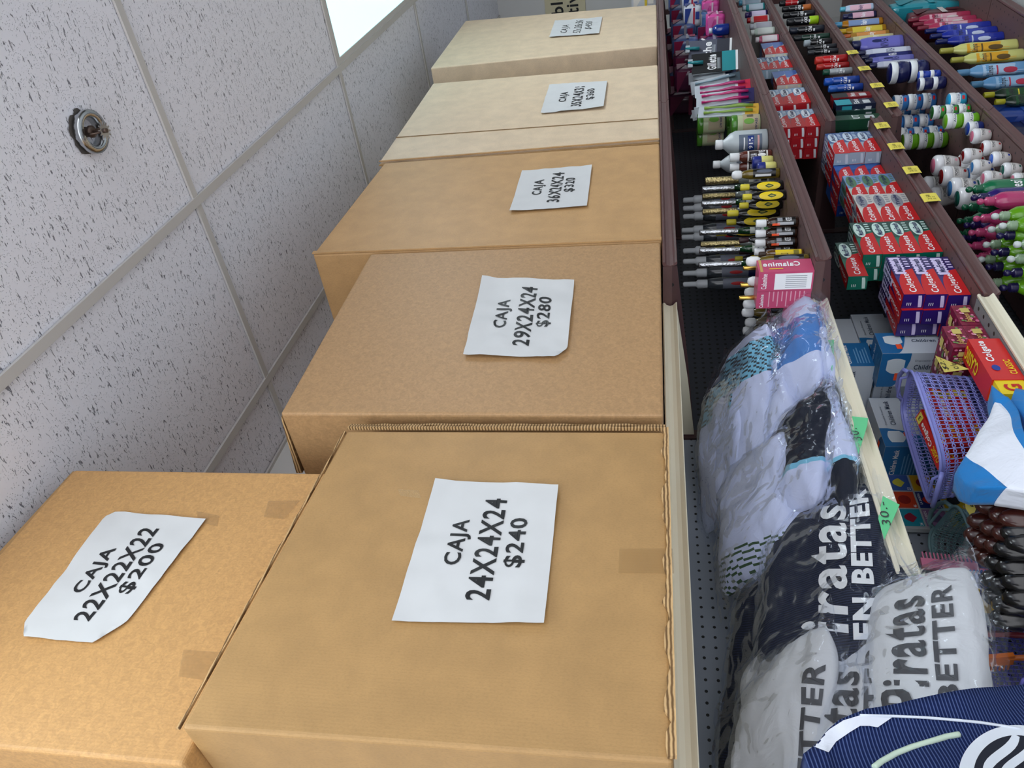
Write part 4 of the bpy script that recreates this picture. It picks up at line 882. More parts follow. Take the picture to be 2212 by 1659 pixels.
# gel bottles, placed by the ball stopper on top
GC = {'emerald': gel('0F6B44', '0F5C3C', '0F5C3C', 'sesi'), 'violet': gel('2A1A6A', '221650', '221650'), 'pink': gel('B03468', 'B84070', 'C04A78', 'sesi'), 'lime': gel('5E9A12', '8FA88A', 'D0D8D8'), 'indigo': gel('62A014', '1C1444', '1E164C')}
GL = [('emerald', 2087, 410), ('violet', 2098, 428), ('pink', 2111, 436), ('emerald', 2078, 448), ('lime', 2146, 455), ('lime', 2163, 473), ('pink', 2103, 473), ('emerald', 2067, 478), ('lime', 2135, 496), ('pink', 2092, 503), ('violet', 2082, 487),
      ('indigo', 2153, 510), ('pink', 2085, 532), ('lime', 2124, 529), ('indigo', 2141, 546), ('lime', 2113, 561), ('indigo', 2129, 577), ('pink', 2098, 556), ('violet', 2075, 514), ('emerald', 2066, 505), ('lime', 2126, 612), ('indigo', 2168, 590), ('indigo', 2160, 622), ('lime', 2176, 560), ('lime', 2190, 528)]
for i, (c, x, y) in enumerate(GL):
    p = at(x, y, Z=ZE + .197)
    inst('gel_' + c, GC[c], 'gel_bottle', (p.x, min(max(p.y, 1.07), 1.42), ZE + .001), '%s gel bottle, ball stopper, %s along its shelf' % ({'indigo': 'lime green bodied, dark indigo capped', 'lime': 'lime green, clear capped', 'pink': 'pink', 'violet': 'dark violet', 'emerald': 'emerald green'}[c], ORD[sum(1 for q in GL[:i] if q[0] == c)]), 'bottle', 'gel bottles on the fourth shelf', rz=-.4)
# ------------------------------------------------------------------ bottom deck
BT = [(2095, 33, 1962, 'A82C50', '7A1830', 'D8A0B0', 'D8C8C8', 20, 'rose red cleaner bottle, farthest of three'), (2108, 42, 1972, 'A83054', '7A1830', 'D8A0B0', 'D8C8C8', 20, 'rose red cleaner bottle, middle of three'), (2120, 50, 1982, 'B03458', '7A1830', 'DCA8B8', 'D8C8C8', 20, 'rose red cleaner bottle, nearest of three'),
      (2139, 56, 1999, '1A2C98', '101C5C', '3C48A8', 'C8D0E8', 22, 'royal blue cleaner bottle, farthest of three'), (2153, 67, 2010, '1A2C98', '101C5C', '3C48A8', 'C8D0E8', 22, 'royal blue cleaner bottle, middle of three'), (2167, 79, 2022, '1A2C98', '101C5C', '3C48A8', 'C8D0E8', 22, 'royal blue cleaner bottle, nearest of three'),
      (2197, 97, 2031, 'C8C878', 'A8A444', 'D8A020', '5A4418', 26, 'pale yellow cleaner bottle, farther of two'), (2211, 118, 2055, 'C8C878', 'A8A444', 'D8A020', '5A4418', 26, 'pale yellow cleaner bottle, nearer of two'),
      (2226, 146, 2067, '6A9CC8', '5A8CB4', 'A8C4E0', 'B02C48', 30, 'light blue cleaner bottle with red script, farther of two'), (2250, 172, 2097, '5A8CB8', '4A7CA0', '8CB0D0', 'B02C48', 30, 'light blue cleaner bottle with red script, nearer of two'),
      (2262, 196, 2125, '12281A', 'A8A420', '1E4A2A', 'D8C830', 26, 'dark green bottle with yellow cap, farther of two'), (2275, 212, 2150, '12281A', 'A8A420', '1E4A2A', 'D8C830', 26, 'dark green bottle with yellow cap, nearer of two')]
for i, (bx, by, tx, body, cp_, lab, mk, wp, nm) in enumerate(BT):
    K('cl%d' % i, 'cleaner_bottle', .248, .040, cleaner(body, cp_, lab, mk))
    put('cl%d' % i, bx, by, ZG, tx, wp, nm + ' on the bottom deck', 'bottle', 'cleaner bottles on the bottom deck')
def softbag(col, lab):
    def b():
        mb = MB(); pk_ = pack(col, col, lab, .12, .16, .28)(); return [('bag', pk_[0][1], [])]
    return b
for i, (px, py, c, l, s, nm) in enumerate([(2066, 4, '1E8C9C', '2A9CAC', 1.0, 'large turquoise pack'), (2084, 22, '5A1424', 'D8D0CC', .9, 'maroon bag with stapled white label'), (2275, 235, '1A3C8C', '2C58B0', .9, 'blue bag at the right edge'), (2290, 275, '141C48', '20285C', 1.0, 'dark navy bag at the right edge')]):
    p = at(px, py, Z=ZG)
    inst('sb%d' % i, softbag(c, l), 'soft_pack', (p.x, max(p.y, 1.0) + .06, ZG + .001), nm + ' on the bottom deck', 'pack', 'packs on the bottom deck', scale=(s, s, s * (1.1 if i == 0 else 1)))
# ------------------------------------------------------------------ third shelf, cream section: masks, soap, baskets
MB_W = mat('C9D2DC', .4, name='mask_box_white'); MB_B = mat('1F6CA8', .35, name='mask_box_blue'); MB_T = mat('3C4A60', .5, name='mask_box_lettering')
def maskbox():
    L_, D_, H_ = .19, .105, .09; mb = MB().box((0, 0, 0), (L_, D_, H_), MB_W)
    mk = mat('D8E4EC', .5)
    for fn in (face((0, -.0006, 0), (L_, 0, 0), (0, 0, H_)), face((0, 0, H_ + .0006), (L_, 0, 0), (0, D_, 0)), face((L_, D_ + .0006, 0), (-L_, 0, 0), (0, 0, H_)), face((0, D_, -.0006), (L_, 0, 0), (0, -D_, 0))):
        patch(mb, fn, MB_B, 0, .36, 0, 1, 12, 1, lambda t: (0, 1) if t < .5 else ((2 * t - 1) ** 2 * .8, 1)); patch(mb, up(fn, .0006), mk, .08, .30, .40, .85, 12, 1, lambda t: (.25 * (2 * t - 1) ** 2, 1 - .12 * (2 * t - 1) ** 2))
        mb.text('Children Mask', up(fn, .0006), .42, .52, .92, .66, MB_T, .02); mb.text('Disposable Protective', up(fn, .0006), .42, .74, .80, .81, MB_T, .0)
        patch(mb, up(fn, .0009), ORANGE, .20, .27, .2, .42, 1)
    for e in (face((-.0006, D_, 0), (0, -D_, 0), (0, 0, H_)), face((L_ + .0006, 0, 0), (0, D_, 0), (0, 0, H_))):
        patch(mb, e, MB_B, 0, 1, 0, 1, 1); g = up(e, .0006)
        mb.text('Children Mask', g, .1, .62, .9, .76, WHITE, .02)
        for k in range(5): patch(mb, g, mat('6FA8D4', .5), .12, .12 + .66 * (1 - .1 * (k % 3)), .12 + .08 * k, .15 + .08 * k, 1)
    return [('carton', mb, [])]
def mbx(loc, lab, rot=(0, 0, 0)): inst('maskbox', maskbox, 'mask_box', loc, lab, 'mask box', 'blue and white mask boxes', rot=rot)
zf = ZF + .001
mbx((1.83, 1.335, ZD2 + .001), 'mask box at the bottom of the far stack beside the purple toothpaste'); mbx((1.835, 1.325, ZD2 + .092), 'mask box in the middle of the far stack, with orange sticker'); mbx((1.82, 1.33, ZD2 + .183), 'mask box on top of the far stack, leftmost in the photo')
mbx((1.66, 1.205, ZD2 + .002 + .19), 'mask box standing on end in front of the others', rot=(0, pi / 2, 0))
def maskbox_deep(loc, lab): mbx(loc, lab, (0, 0, pi / 2))
maskbox_deep((1.80, 1.27, ZD2 + .19), 'mask box lying with its side to the viewer, upper of the near pile'); maskbox_deep((1.795, 1.272, ZD2 + .095), 'mask box lying with its side to the viewer, middle of the near pile'); maskbox_deep((1.80, 1.27, ZD2 + .001), 'mask box lying with its side to the viewer, lowest of the near pile')
for i, (x, z) in enumerate([(1.60, .0), (1.60, .092)]): mbx((x - .115, 1.36, zf + z), 'mask box behind the upright one, %s' % ['lower', 'upper'][i])
# floral soap cartons
SOAP = mat('7C1838', .4, name='maroon_floral_carton', noise_amt=.5, scale=55)
def soapbox():
    L_, D_, H_ = .085, .055, .042; mb = MB().box((0, 0, 0), (L_, D_, H_), SOAP); rg = random.Random(5)
    for fn in (face((0, -.0006, 0), (L_, 0, 0), (0, 0, H_)), face((0, 0, H_ + .0006), (L_, 0, 0), (0, D_, 0)), face((-.0006, D_, 0), (0, -D_, 0), (0, 0, H_))):
        for k in range(16):
            u, v = rg.uniform(.02, .85), rg.uniform(.02, .8); s = rg.uniform(.07, .13); patch(mb, up(fn, .0003 + .0001 * k), mat(rg.choice(['E08AA8', 'D06A90', 'F0B8C8', '6A8C50']), .5), u, u + s, v, v + s * 1.6, 8, 1, ell)
        patch(mb, up(fn, .0024), mat('CDBB6A', .5), .58, .80, .25, .7, 1); mb.text('Jabon', up(fn, .0026), .1, .3, .52, .7, mat('D8B860', .4), .01)
    return [('carton', mb, [])]
for (dx, dy, dz) in [(0, 0, 0), (0, 0, 1), (0, .056, 0), (0, .056, 1), (0.087, .0, 0), (0, .112, 0), (0, .112, 1)]:
    inst('soap', soapbox, 'soap_box', (1.50 + dx, 1.075 + dy, zf + dz * .0425), 'maroon floral soap box, %s layer, %s%s' % (ORD[dz], ['front row', 'second row back', 'third row back'][int(dy / .056 + .5)], ', farther along' if dx else ', near end'), 'soap box', 'floral soap boxes')
# red toothpaste display carton at the rail
REDC = mat('D01C1C', .35, name='red_display_carton', coat=.3)
def bigcol():
    L_, D_, H_ = .15, .055, .062; mb = MB().box((0, 0, 0), (L_, D_, H_), REDC)
    fn = face((0, -.0006, 0), (L_, 0, 0), (0, 0, H_)); tf = face((0, 0, H_ + .0006), (L_, 0, 0), (0, D_, 0))
    mb.text('Colgate', up(fn, .0005), .42, .50, .93, .82, WHITE, .03); mb.text('CLASSIC', up(fn, .0005), .12, .12, .46, .34, YEL, .02)
    patch(mb, up(fn, .0006), mat('1C3C98', .4), .20, .34, .55, .80, 10, 1, ell)
    mb.text('CLASSIC', up(tf, .0005), .45, .2, .95, .8, YEL, .03)
    mb.box((-.045, .002, .004), (0, D_ - .002, H_ - .004), YEL); e = face((-.045, .0012, .004), (.045, 0, 0), (0, 0, H_ - .008)); mb.text('G', up(e, .0004), .2, .2, .7, .8, RED, .03)
    tf2 = face((-.045, D_, H_ - .003), (0, -D_, 0), (.045, 0, 0)); mb.text('G', tf2, .3, .2, .7, .8, RED, .03)
    return [('carton', mb, [])]
inst('bigcol', bigcol, 'toothpaste_box', (1.345, 1.046, zf), 'large red toothpaste carton with a yellow end, at the cream rail', 'toothpaste box', None, rz=.02)
# woven plastic baskets
def basket(col, name, loc, L_, D_, H_, lab, rz=0, rot=None, s=1.0, grp='woven plastic baskets'):
    m_ = mat(col, .35, name=name); o = empty('plastic_basket', loc, lab, 'basket', grp, rz, rot, s)
    def rr(t, k, z):      # rounded rectangle outline, t in 0..1
        a = 2 * pi * t; ca, sa = cos(a), sin(a); q = (abs(ca) ** 5 + abs(sa) ** 5) ** (-1 / 5)
        f = .82 + .18 * z / H_
        return V((L_ / 2 * ca * q * f * k, D_ / 2 * sa * q * f * k, z))
    n = 84; rows = 9; w_ = MB()
    # wavy horizontal strands in pairs and upright ribs between the openings
    for j in range(rows):
        z = H_ * (.10 + .80 * j / (rows - 1))
        for ph in (0, pi):
            pts = [rr(i / 168, 1.0 + .006 * sin(pi * i / 2 + ph), z + H_ * .022 * sin(pi * i / 2 * 1.0 + ph)) for i in range(168)]
            w_.tube(pts, .0013, m_, 5, True)
    for i in range(n):
        w_.tube([rr(i / n, .997, H_ * .05), rr(i / n, .997, H_ * .5), rr(i / n, .997, H_ * .95)], .0012, m_, 4)
    w_.build('woven_wall', o)
    b_ = MB(); vs = [rr(i / 60, 1, .0) for i in range(60)]; b_.add(vs + [v + V((0, 0, H_ * .06)) for v in vs], [tuple(reversed(range(60)))] + [(i, (i + 1) % 60, 60 + (i + 1) % 60, 60 + i) for i in range(60)], m_); b_.build('base', o)
    r_ = MB(); r_.tube([rr(i / 90, 1.015, H_ + .012 * (1 if abs(cos(2 * pi * i / 90)) > .93 else 0)) for i in range(90)], .0032, m_, 8, True)
    vs = []
    for i in range(90): vs += [rr(i / 90, 1.0, H_ * .93), rr(i / 90, 1.012, H_)]
    r_.add(vs, [(2 * i, (2 * i + 2) % 180, (2 * i + 3) % 180, 2 * i + 1) for i in range(90)], m_, smooth=True); r_.build('rim', o)
    for sgn in (-1, 1):
        h = MB(); x = sgn * L_ / 2 * 1.02
        h.tube([V((x, -D_ * .30, H_ * .98)), V((x + sgn * .016, -D_ * .26, H_ + .004)), V((x + sgn * .026, -D_ * .1, H_ + .008)), V((x + sgn * .026, D_ * .1, H_ + .008)), V((x + sgn * .016, D_ * .26, H_ + .004)), V((x, D_ * .30, H_ * .98))], .005, m_, 8)
        h.build('handle', o)
    return o
bkt = basket('8C92DC', 'lilac_plastic', (1.355, 1.195, ZF + .012), .28, .165, .155, 'lilac woven basket holding red toothpaste boxes, with a yellow 2 peso card', rot=(radians(-4), 0, radians(-8)))
basket('6A8C92', 'teal_plastic', (1.12, 1.385, ZF + .006), .24, .14, .125, 'dull teal slotted basket behind the brown bottles', rot=(radians(14), 0, radians(-5)))
basket('6F70C8', 'violet_plastic', (.92, 1.315, ZF + .004), .26, .16, .13, 'violet woven basket of hair combs at the right edge, lower one', rot=(radians(6), 0, radians(10)))
# small red boxes inside the lilac basket
def smallcol():
    L_, D_, H_ = .155, .028, .038; mb = MB().box((0, 0, 0), (L_, D_, H_), REDC)
    for fn in (face((0, -.0006, 0), (L_, 0, 0), (0, 0, H_)), face((0, 0, H_ + .0006), (L_, 0, 0), (0, D_, 0))):
        mb.text('Colgate', up(fn, .0004), .38, .25, .80, .8, WHITE, .03); mb.text('CLASSIC', up(fn, .0004), .08, .3, .34, .75, YEL, .02); patch(mb, up(fn, .0003), PRICEY, .84, .97, .1, .9, 1); mb.text('3', up(fn, .0007), .88, .3, .93, .7, INK, .02)
    return [('carton', mb, [])]
for i, (dx, dy, dz, rx, rz_) in enumerate([(-.085, .002, .098, .25, .03), (-.07, -.036, .090, .35, -.03), (-.08, .006, .052, .2, .02), (-.065, -.034, .045, .3, -.02)]):
    p = V((1.345, 1.20, ZF + .012)) + V((dx, dy, dz))
    inst('smallcol', smallcol, 'toothpaste_box', p, 'small red toothpaste box in the lilac basket, %s' % ['top back one', 'top front one', 'lower back one', 'lower front one'][i], 'toothpaste box', 'small red toothpaste boxes', rot=(rx, -.05, rz_ - .12))
# game board set standing against the pegboard
q = [at(1917, 1035, Y=1.455), at(2100, 1012, Y=1.455), at(2085, 1160, Y=1.455), at(1953, 1142, Y=1.455)]
o = empty('card_game_set', (q[3].x, 1.455, ZF), 'picture bingo game sheet with coloured squares against the back panel', 'game set')
org = o.location.copy(); W0, H0 = .185, .23
GS = MB().box((0, 0, .002), (W0, .012, .002 + H0), mat('AEB4B6', .3, coat=.5)); f = face((.006, -.0008, .008), (W0 - .012, 0, 0), (0, 0, H0 - .012))
cols = [('C8B820', '1C6C4C'), ('8C6C94', '5C4C6C'), ('1C8CA0', '8C1C34'), ('A82C24', '2C8C94'), ('D8B41C', '2A2A30'), ('1C2C70', 'D03028'), ('C8401C', '8C2018'), ('B8B42C', '4A2430'), ('2C8C50', 'D87820'), ('D0A01C', '7C1C2C'), ('3C5CA0', 'C8C040'), ('B02C60', '204C3C')]
for i in range(3):
    for j in range(4):
        a, b_ = cols[(i * 4 + j) % 12]; u0, v0 = i / 3 + .012, j / 4 + .01; patch(GS, f, mat(a, .4), u0, u0 + .31, v0, v0 + .23, 1)
        patch(GS, up(f, .0005), mat(b_, .4), u0 + .07, u0 + .24, v0 + .05, v0 + .18, 12, 1, ell if (i + j) % 2 else (lambda t: (.4 * abs(2 * t - 1), 1 - .5 * abs(2 * t - 1) ** 2)))
        GS.text(['28', '52', '34', '46', '22', '17'][(i + j) % 6], up(f, .0006), u0 + .01, v0 + .01, u0 + .06, v0 + .045, WHITE, .02)
for t, i, j in (('EL ARBOL', 0, 1), ('EL CATRIN', 0, 0), ('LA SANDIA', 1, 1)): GS.text(t, up(f, .0007), i / 3 + .08, j / 4 + .20, i / 3 + .29, j / 4 + .228, WHITE, .02)
GS.build('sheet', o)
# brown and black shampoo bottles in front of the baskets
SB = [('3A1610', 2110, 1092), ('3A1610', 2140, 1112), ('3A1610', 2092, 1125), ('3A1610', 2120, 1140), ('3A1610', 2145, 1150), ('3A1610', 2085, 1155), ('3A1610', 2105, 1170), ('3A1610', 2128, 1178), ('3A1610', 2092, 1195), ('3A1610', 2112, 1207), ('3A1610', 2160, 1120),
      ('0E0D0F', 2165, 1150), ('0E0D0F', 2150, 1185), ('0E0D0F', 2175, 1170), ('0E0D0F', 2130, 1215), ('0E0D0F', 2155, 1225), ('0E0D0F', 2120, 1250), ('0E0D0F', 2140, 1262), ('0E0D0F', 2165, 1255), ('0E0D0F', 2125, 1288), ('0E0D0F', 2145, 1305), ('0E0D0F', 2168, 1290), ('0E0D0F', 2140, 1335)]
for i, (c, x, y) in enumerate(SB):
    p = at(x, y, Z=-.545 - .00035 * (x - 2100))
    inst('sh' + c, shampoo(c, 'B0342C'), 'hair_product_bottle', (p.x, p.y, ZF + .002), '%s domed hair bottle, %s of its colour from the far end' % ('glossy brown' if c[0] == '3' else 'glossy black', (ORD + ['thirteenth'])[sum(1 for q_ in SB[:i] if q_[0] == c)]), 'bottle', 'domed hair product bottles', rz=-.5, scale=(.85, .85, (p.z - ZF) / .172))
# combs and brushes in the violet basket
for i, (c, x, y, nm) in enumerate([('2A6CC0', 2105, 1230, 'blue comb'), ('C8A020', 2128, 1300, 'yellow handled brush'), ('D87A9C', 2075, 1215, 'pale pink brush'), ('7A1C2C', 2110, 1340, 'dark red comb'), ('C86A28', 2150, 1380, 'orange brush')]):
    p = at(x, y, Y=1.24); 
    mb = MB(); mb.tube([(0, 0, 0), (.002, 0, .06), (0, .004, .12)], [.005, .006, .004], mat(c, .35), 8); mb.box((-.004, -.012, .10), (.004, .012, .20), mat(c, .35))
    for k in range(14): mb.box((-.0015, -.030, .104 + .0068 * k), (.0015, -.012, .1065 + .0068 * k), mat(c, .35))
    o = mb.build('hair_comb'); o.location = (p.x, 1.27, ZF + .03); o.rotation_euler = (.1, -.1 + .05 * i, i * .8); tag(o, nm + ' in the violet basket', 'comb', 'combs in the violet basket')
# ------------------------------------------------------------------ bagged shirts on the cream shelf
def plastic_film():
    m, nt, b = nodes_of('clear_plastic_film'); L = nt.links
    for n in list(nt.nodes):
        if n.type == 'BSDF_PRINCIPLED': nt.nodes.remove(n)
    out = [n for n in nt.nodes if n.type == 'OUTPUT_MATERIAL'][0]
    tc = N(nt, 'ShaderNodeTexCoord'); n1 = N(nt, 'ShaderNodeTexNoise', Scale=11.0, Detail=2.0, Distortion=1.0); L.new(tc.outputs['Object'], n1.inputs['Vector'])
    bp = N(nt, 'ShaderNodeBump', Strength=.9, Distance=.02); L.new(n1.outputs['Fac'], bp.inputs['Height'])
    gl = N(nt, 'ShaderNodeBsdfGlossy'); gl.inputs['Roughness'].default_value = .08; gl.inputs['Color'].default_value = (.9, .93, 1, 1); L.new(bp.outputs['Normal'], gl.inputs['Normal'])
    df = N(nt, 'ShaderNodeBsdfDiffuse'); df.inputs['Color'].default_value = (.62, .66, .72, 1)
    tr = N(nt, 'ShaderNodeBsdfTransparent'); tr.inputs['Color'].default_value = (.97, .98, 1, 1)
    lw = N(nt, 'ShaderNodeLayerWeight', Blend=.12); L.new(bp.outputs['Normal'], lw.inputs['Normal'])
    m1 = N(nt, 'ShaderNodeMixShader'); L.new(mth(nt, 'ADD', mth(nt, 'MULTIPLY', lw.outputs['Fresnel'], .42), .008, True), m1.inputs[0]); L.new(tr.outputs[0], m1.inputs[1]); L.new(gl.outputs[0], m1.inputs[2])
    m2 = N(nt, 'ShaderNodeMixShader'); m2.inputs[0].default_value = .022; L.new(m1.outputs[0], m2.inputs[1]); L.new(df.outputs[0], m2.inputs[2])
    L.new(m2.outputs[0], out.inputs['Surface'])
    return m
FILM = plastic_film()
def cloth(name, col, stripes=None, sc=90.0, rough=.75, axis='X'):
    m, nt, b = nodes_of(name); L = nt.links; c = lin(col)
    tc = N(nt, 'ShaderNodeTexCoord'); n1 = N(nt, 'ShaderNodeTexNoise', Scale=18.0, Detail=4.0, Distortion=.8); L.new(tc.outputs['Object'], n1.inputs['Vector'])
    bp = N(nt, 'ShaderNodeBump', Strength=.55, Distance=.012); h = n1.outputs['Fac']
    if stripes:
        wv = N(nt, 'ShaderNodeTexWave', Scale=sc, Distortion=.8); wv.bands_direction = axis; wv.inputs['Detail Scale'].default_value = .2; L.new(tc.outputs['Object'], wv.inputs['Vector'])
        L.new(mixc(nt, mth(nt, 'MULTIPLY', mth(nt, 'POWER', wv.outputs['Fac'], 5.0), .55), c, lin(stripes)), b.inputs['Base Color'])
        h = mth(nt, 'ADD', h, mth(nt, 'MULTIPLY', wv.outputs['Fac'], .06))
    else: b.inputs['Base Color'].default_value = (*c, 1)
    L.new(h, bp.inputs['Height']); L.new(bp.outputs['Normal'], b.inputs['Normal']); b.inputs['Roughness'].default_value = rough; b.inputs['Specular IOR Level'].default_value = .25 if sum(c) > .3 else .1; b.inputs['Sheen Weight'].default_value = .15 if sum(c) > .3 else 0
    return m
C_WHITE = cloth('white_jersey_cloth', 'BFC6E2'); C_BLUE = cloth('sky_blue_cloth', '3E74B8'); C_LBLUE = cloth('pale_blue_cloth', '6FB0CC'); C_NAVY = cloth('pinstriped_navy_cloth', '0A0F22', '343F62', 70.0)
C_DARK = cloth('plain_navy_cloth', '0C1122'); C_GREY = cloth('off_white_cloth', 'C9CACC'); C_GREEN = mat('2C4A2C', .7, name='green_cloth_print'); C_ZIG = mat('16242E', .7, name='zigzag_print')
def garment(c, size, rot, seed, colf, wr=.010, nu=72, nv=64):
    """a folded shirt in a flat bag: lens-shaped cushion with soft long folds; returns surface function and mesh builder"""
    hx, hy, hz = size[0] / 2, size[1] / 2, size[2] / 2
    R = Matrix.Rotation(rot[2], 3, 'Z') @ Matrix.Rotation(rot[1], 3, 'Y') @ Matrix.Rotation(rot[0], 3, 'X')
    def S(s, ph, k=1.0, lift=0.0):
        t = max(0.0, 1 - abs(s) ** 3.5) ** .55; ca, sa = cos(ph), sin(ph)
        y = (abs(ca) ** .8) * (1 if ca > 0 else -1); z = (abs(sa) ** 1.05) * (1 if sa > 0 else -1)
        p = V((s * hx * k, y * hy * (.74 + .26 * t) * k, z * hz * (.06 + .94 * t) * k))
        n = V((s ** 5 * .4, y * .6, z)).normalized()
        w_ = noise.noise(V((s * 1.3 + seed, ca * 1.5, sa * 1.2 + seed * .7))) * wr * 1.5 + abs(noise.noise(V((s * 1.8 + ca * 2.2 + seed, ca * 4.5 - s * 1.5, sa)))) * wr * 1.1
        return p + n * (w_ * (.25 + .75 * t) + lift)
    mb = MB(); vs = [S(-1 + 2 * i / nu, 2 * pi * j / nv) for i in range(nu + 1) for j in range(nv)]
    o = 0; mb.v = [v for v in vs]
    for i in range(nu):
        for j in range(nv):
            s = -1 + 2 * (i + .5) / nu; ph = 2 * pi * (j + .5) / nv
            mb.f.append((i * nv + j, (i + 1) * nv + j, (i + 1) * nv + (j + 1) % nv, i * nv + (j + 1) % nv)); mb.m.append(mb.slot(colf(s, ph))); mb.sm.append(True)
    for e in (0, nu): mb.f.append(tuple(e * nv + j for j in (range(nv) if e == 0 else reversed(range(nv))))); mb.m.append(0); mb.sm.append(True)
    return S, mb, R
def film_mesh(S, seed, k=1.05, flare=.03, nu=40, nv=40):
    mb = MB(); vs = []
    for i in range(nu + 1):
        s = -1 + 2 * i / nu
        for j in range(nv):
            ph = 2 * pi * j / nv; p = S(s * .999, ph, k, .004)
            cr = noise.noise(V((s * 6 + seed, cos(ph) * 4, sin(ph) * 4))) * .006 + abs(noise.noise(V((s * 12 + seed, cos(ph) * 7, sin(ph) * 7)))) * .004
            e = max(0, abs(s) - .82) / .18; cy = abs(cos(ph)) ** 6
            p = p + V((flare * e * e * (1 if s > 0 else -1) * (.6 + cy), 0, 0)); p = V((p.x, p.y * (1 + .06 * e), p.z * (1 - .6 * e))) + V((0, 0, 1)) * cr + V((0, (1 if cos(ph) > 0 else -1), 0)) * abs(cr) * .6
            vs.append(p)
    mb.v = vs; k_ = mb.slot(FILM)
    for i in range(nu):
        for j in range(nv): mb.f.append((i * nv + j, (i + 1) * nv + j, (i + 1) * nv + (j + 1) % nv, i * nv + (j + 1) % nv)); mb.m.append(k_); mb.sm.append(True)
    # zip seam flange along the front edge
    fl = []; n = 30
    for i in range(n + 1):
        s = -.96 + 1.92 * i / n; p = S(s, pi, k, .003); w_ = .018 + .006 * noise.noise(V((s * 5, seed, 0)))
        fl += [p, p + V((0, -w_, .004 * sin(9 * s + seed) - .002))]
    mb.add(fl, [(2 * i, 2 * i + 2, 2 * i + 3, 2 * i + 1) for i in range(n)], FILM, smooth=True)
    return mb
def bag(c, size, rot, seed, colf, label, texts=(), group='bagged shirts on the cream shelf', name='bagged_shirt', film=True, wr=.010, cat='bagged shirt', extra=None, k=1.05, flare=.03):
    S, mb, R = garment(c, size, rot, seed, colf, wr)
    o = empty(name, c, label, cat, group, rot=rot)
    g = mb.build('folded_shirt', o)
    for n_, (t, s0, s1, p0, p1, m_, bold, it) in enumerate(texts):
        l = MB(); l.text(t, lambda u, v: S(s0 + (s1 - s0) * u, p0 + (p1 - p0) * v, 1.0, .0022), 0, 0, 1, 1, m_, bold, it)
        # fine mesh so the letters follow the folds
        import bmesh
        lo = l.build('lettering', g); bm = bmesh.new(); bm.from_mesh(lo.data); bmesh.ops.triangulate(bm, faces=bm.faces[:]); bm.to_mesh(lo.data); bm.free()
    if extra: extra(S, g)
    if film: film_mesh(S, seed, k, flare).build('plastic_bag', o)
    return o, S
def zig(s, ph, a, b, base, bandm=C_LBLUE):
    if a < s < b:
        return C_ZIG if (int(s * 46) + int(ph * 9)) % 3 == 0 else bandm
    return base
FRONT = pi
def c_geo(s, ph): return zig(s, ph, .22, .74, C_WHITE)
def c_bw(s, ph): return C_BLUE if -.3 < s < .45 else C_WHITE
def c_bw2(s, ph): return C_BLUE if -.45 < s < .40 else (C_WHITE)
def c_navywhite(s, ph): return C_DARK if s < -.45 else (C_LBLUE if s < -.38 else C_WHITE)
def c_navy(s, ph): return C_NAVY
def c_white(s, ph): return C_GREY
GS_ = 'folded jersey in a clear bag'
FP = 'white jersey in a clear bag'
bag((1.44, 1.305, -.170), (.42, .25, .080), (.36, .10, -.42), 1, c_geo, FP + ', zigzag pale blue end, topmost of the far pile')
bag((1.46, 1.235, -.205), (.42, .25, .075), (.42, .08, -.34), 2, c_geo, FP + ', zigzag pale blue end, second in the far pile')
bag((1.42, 1.195, -.250), (.34, .22, .060), (.40, .06, -.20), 3, lambda s, ph: zig(s, ph, .5, .85, C_WHITE), FP + ', narrow zigzag band, third in the far pile')
bag((1.54, 1.165, -.262), (.30, .22, .060), (.55, .10, -.20), 4, c_bw, 'blue and white jersey in a clear bag, fourth down the far pile')
bag((1.52, 1.125, -.292), (.33, .24, .065), (.62, .10, -.10), 5, c_bw2, 'blue and white jersey in a clear bag, fifth down the far pile')
bag((1.50, 1.115, -.338), (.34, .18, .050), (.40, .02, -.02), 6, lambda s, ph: C_BLUE if .1 < s < .65 else C_WHITE, FP + ', broad blue band, bottom of the far pile')
# middle pile
bag((1.14, 1.225, -.215), (.32, .27, .085), (.50, .16, -.25), 7, lambda s, ph: C_GREEN if (s < -.6 and int(s * 40 + ph * 6) % 3 == 0) else C_WHITE, FP + ' with green printed hem, top of the middle pile')
bag((1.20, 1.165, -.270), (.30, .25, .075), (.45, .16, -.10), 8, lambda s, ph: C_DARK if s > -.35 else (C_LBLUE if s > -.45 else C_WHITE), 'navy jersey bag with pale blue hem, second in the middle pile')
bag((1.17, 1.145, -.318), (.34, .24, .060), (.30, .08, .0), 9, c_navywhite, FP + ', navy end and blue stripe, beside the green card')
bag((1.19, 1.170, -.348), (.34, .24, .038), (.04, .0, .0), 10, c_navywhite, FP + ', navy end, bottom of the middle pile')
# near navy pile
T_W = mat('D9DADB', .5, name='white_team_lettering'); T_G = mat('3C3C40', .5, name='charcoal_team_lettering')
def piping(S, g):
    m_ = mat('C9D8A8', .5, name='pale_piping'); MB().tube([S(-.70 + .6 * t / 14, pi - .95 - .75 * sin(t / 14 * 1.6), 1, .003) for t in range(15)], .0028, m_, 6).build('piping', g)
bag((.80, 1.275, -.205), (.42, .27, .085), (.50, .24, -.38), 11, c_navy, 'large pinstriped navy jersey bag with pale piping, top of the near pile', wr=.012, extra=piping, flare=.05)
bag((.865, 1.135, -.272), (.42, .24, .080), (.78, .16, -.04), 12, c_navy, 'pinstriped navy jersey bag with white lettering beside the cream rail',
    texts=[('Piratas', -.86, .76, FRONT - .95, FRONT - 1.62, T_W, .02, True), ('EN BETTER', -.62, .86, FRONT - .42, FRONT - .88, T_W, .04, False)], wr=.004)
bag((.74, 1.15, -.335), (.40, .26, .060), (.30, .05, .1), 13, c_navy, 'pinstriped navy jersey bag at the bottom of the near pile')
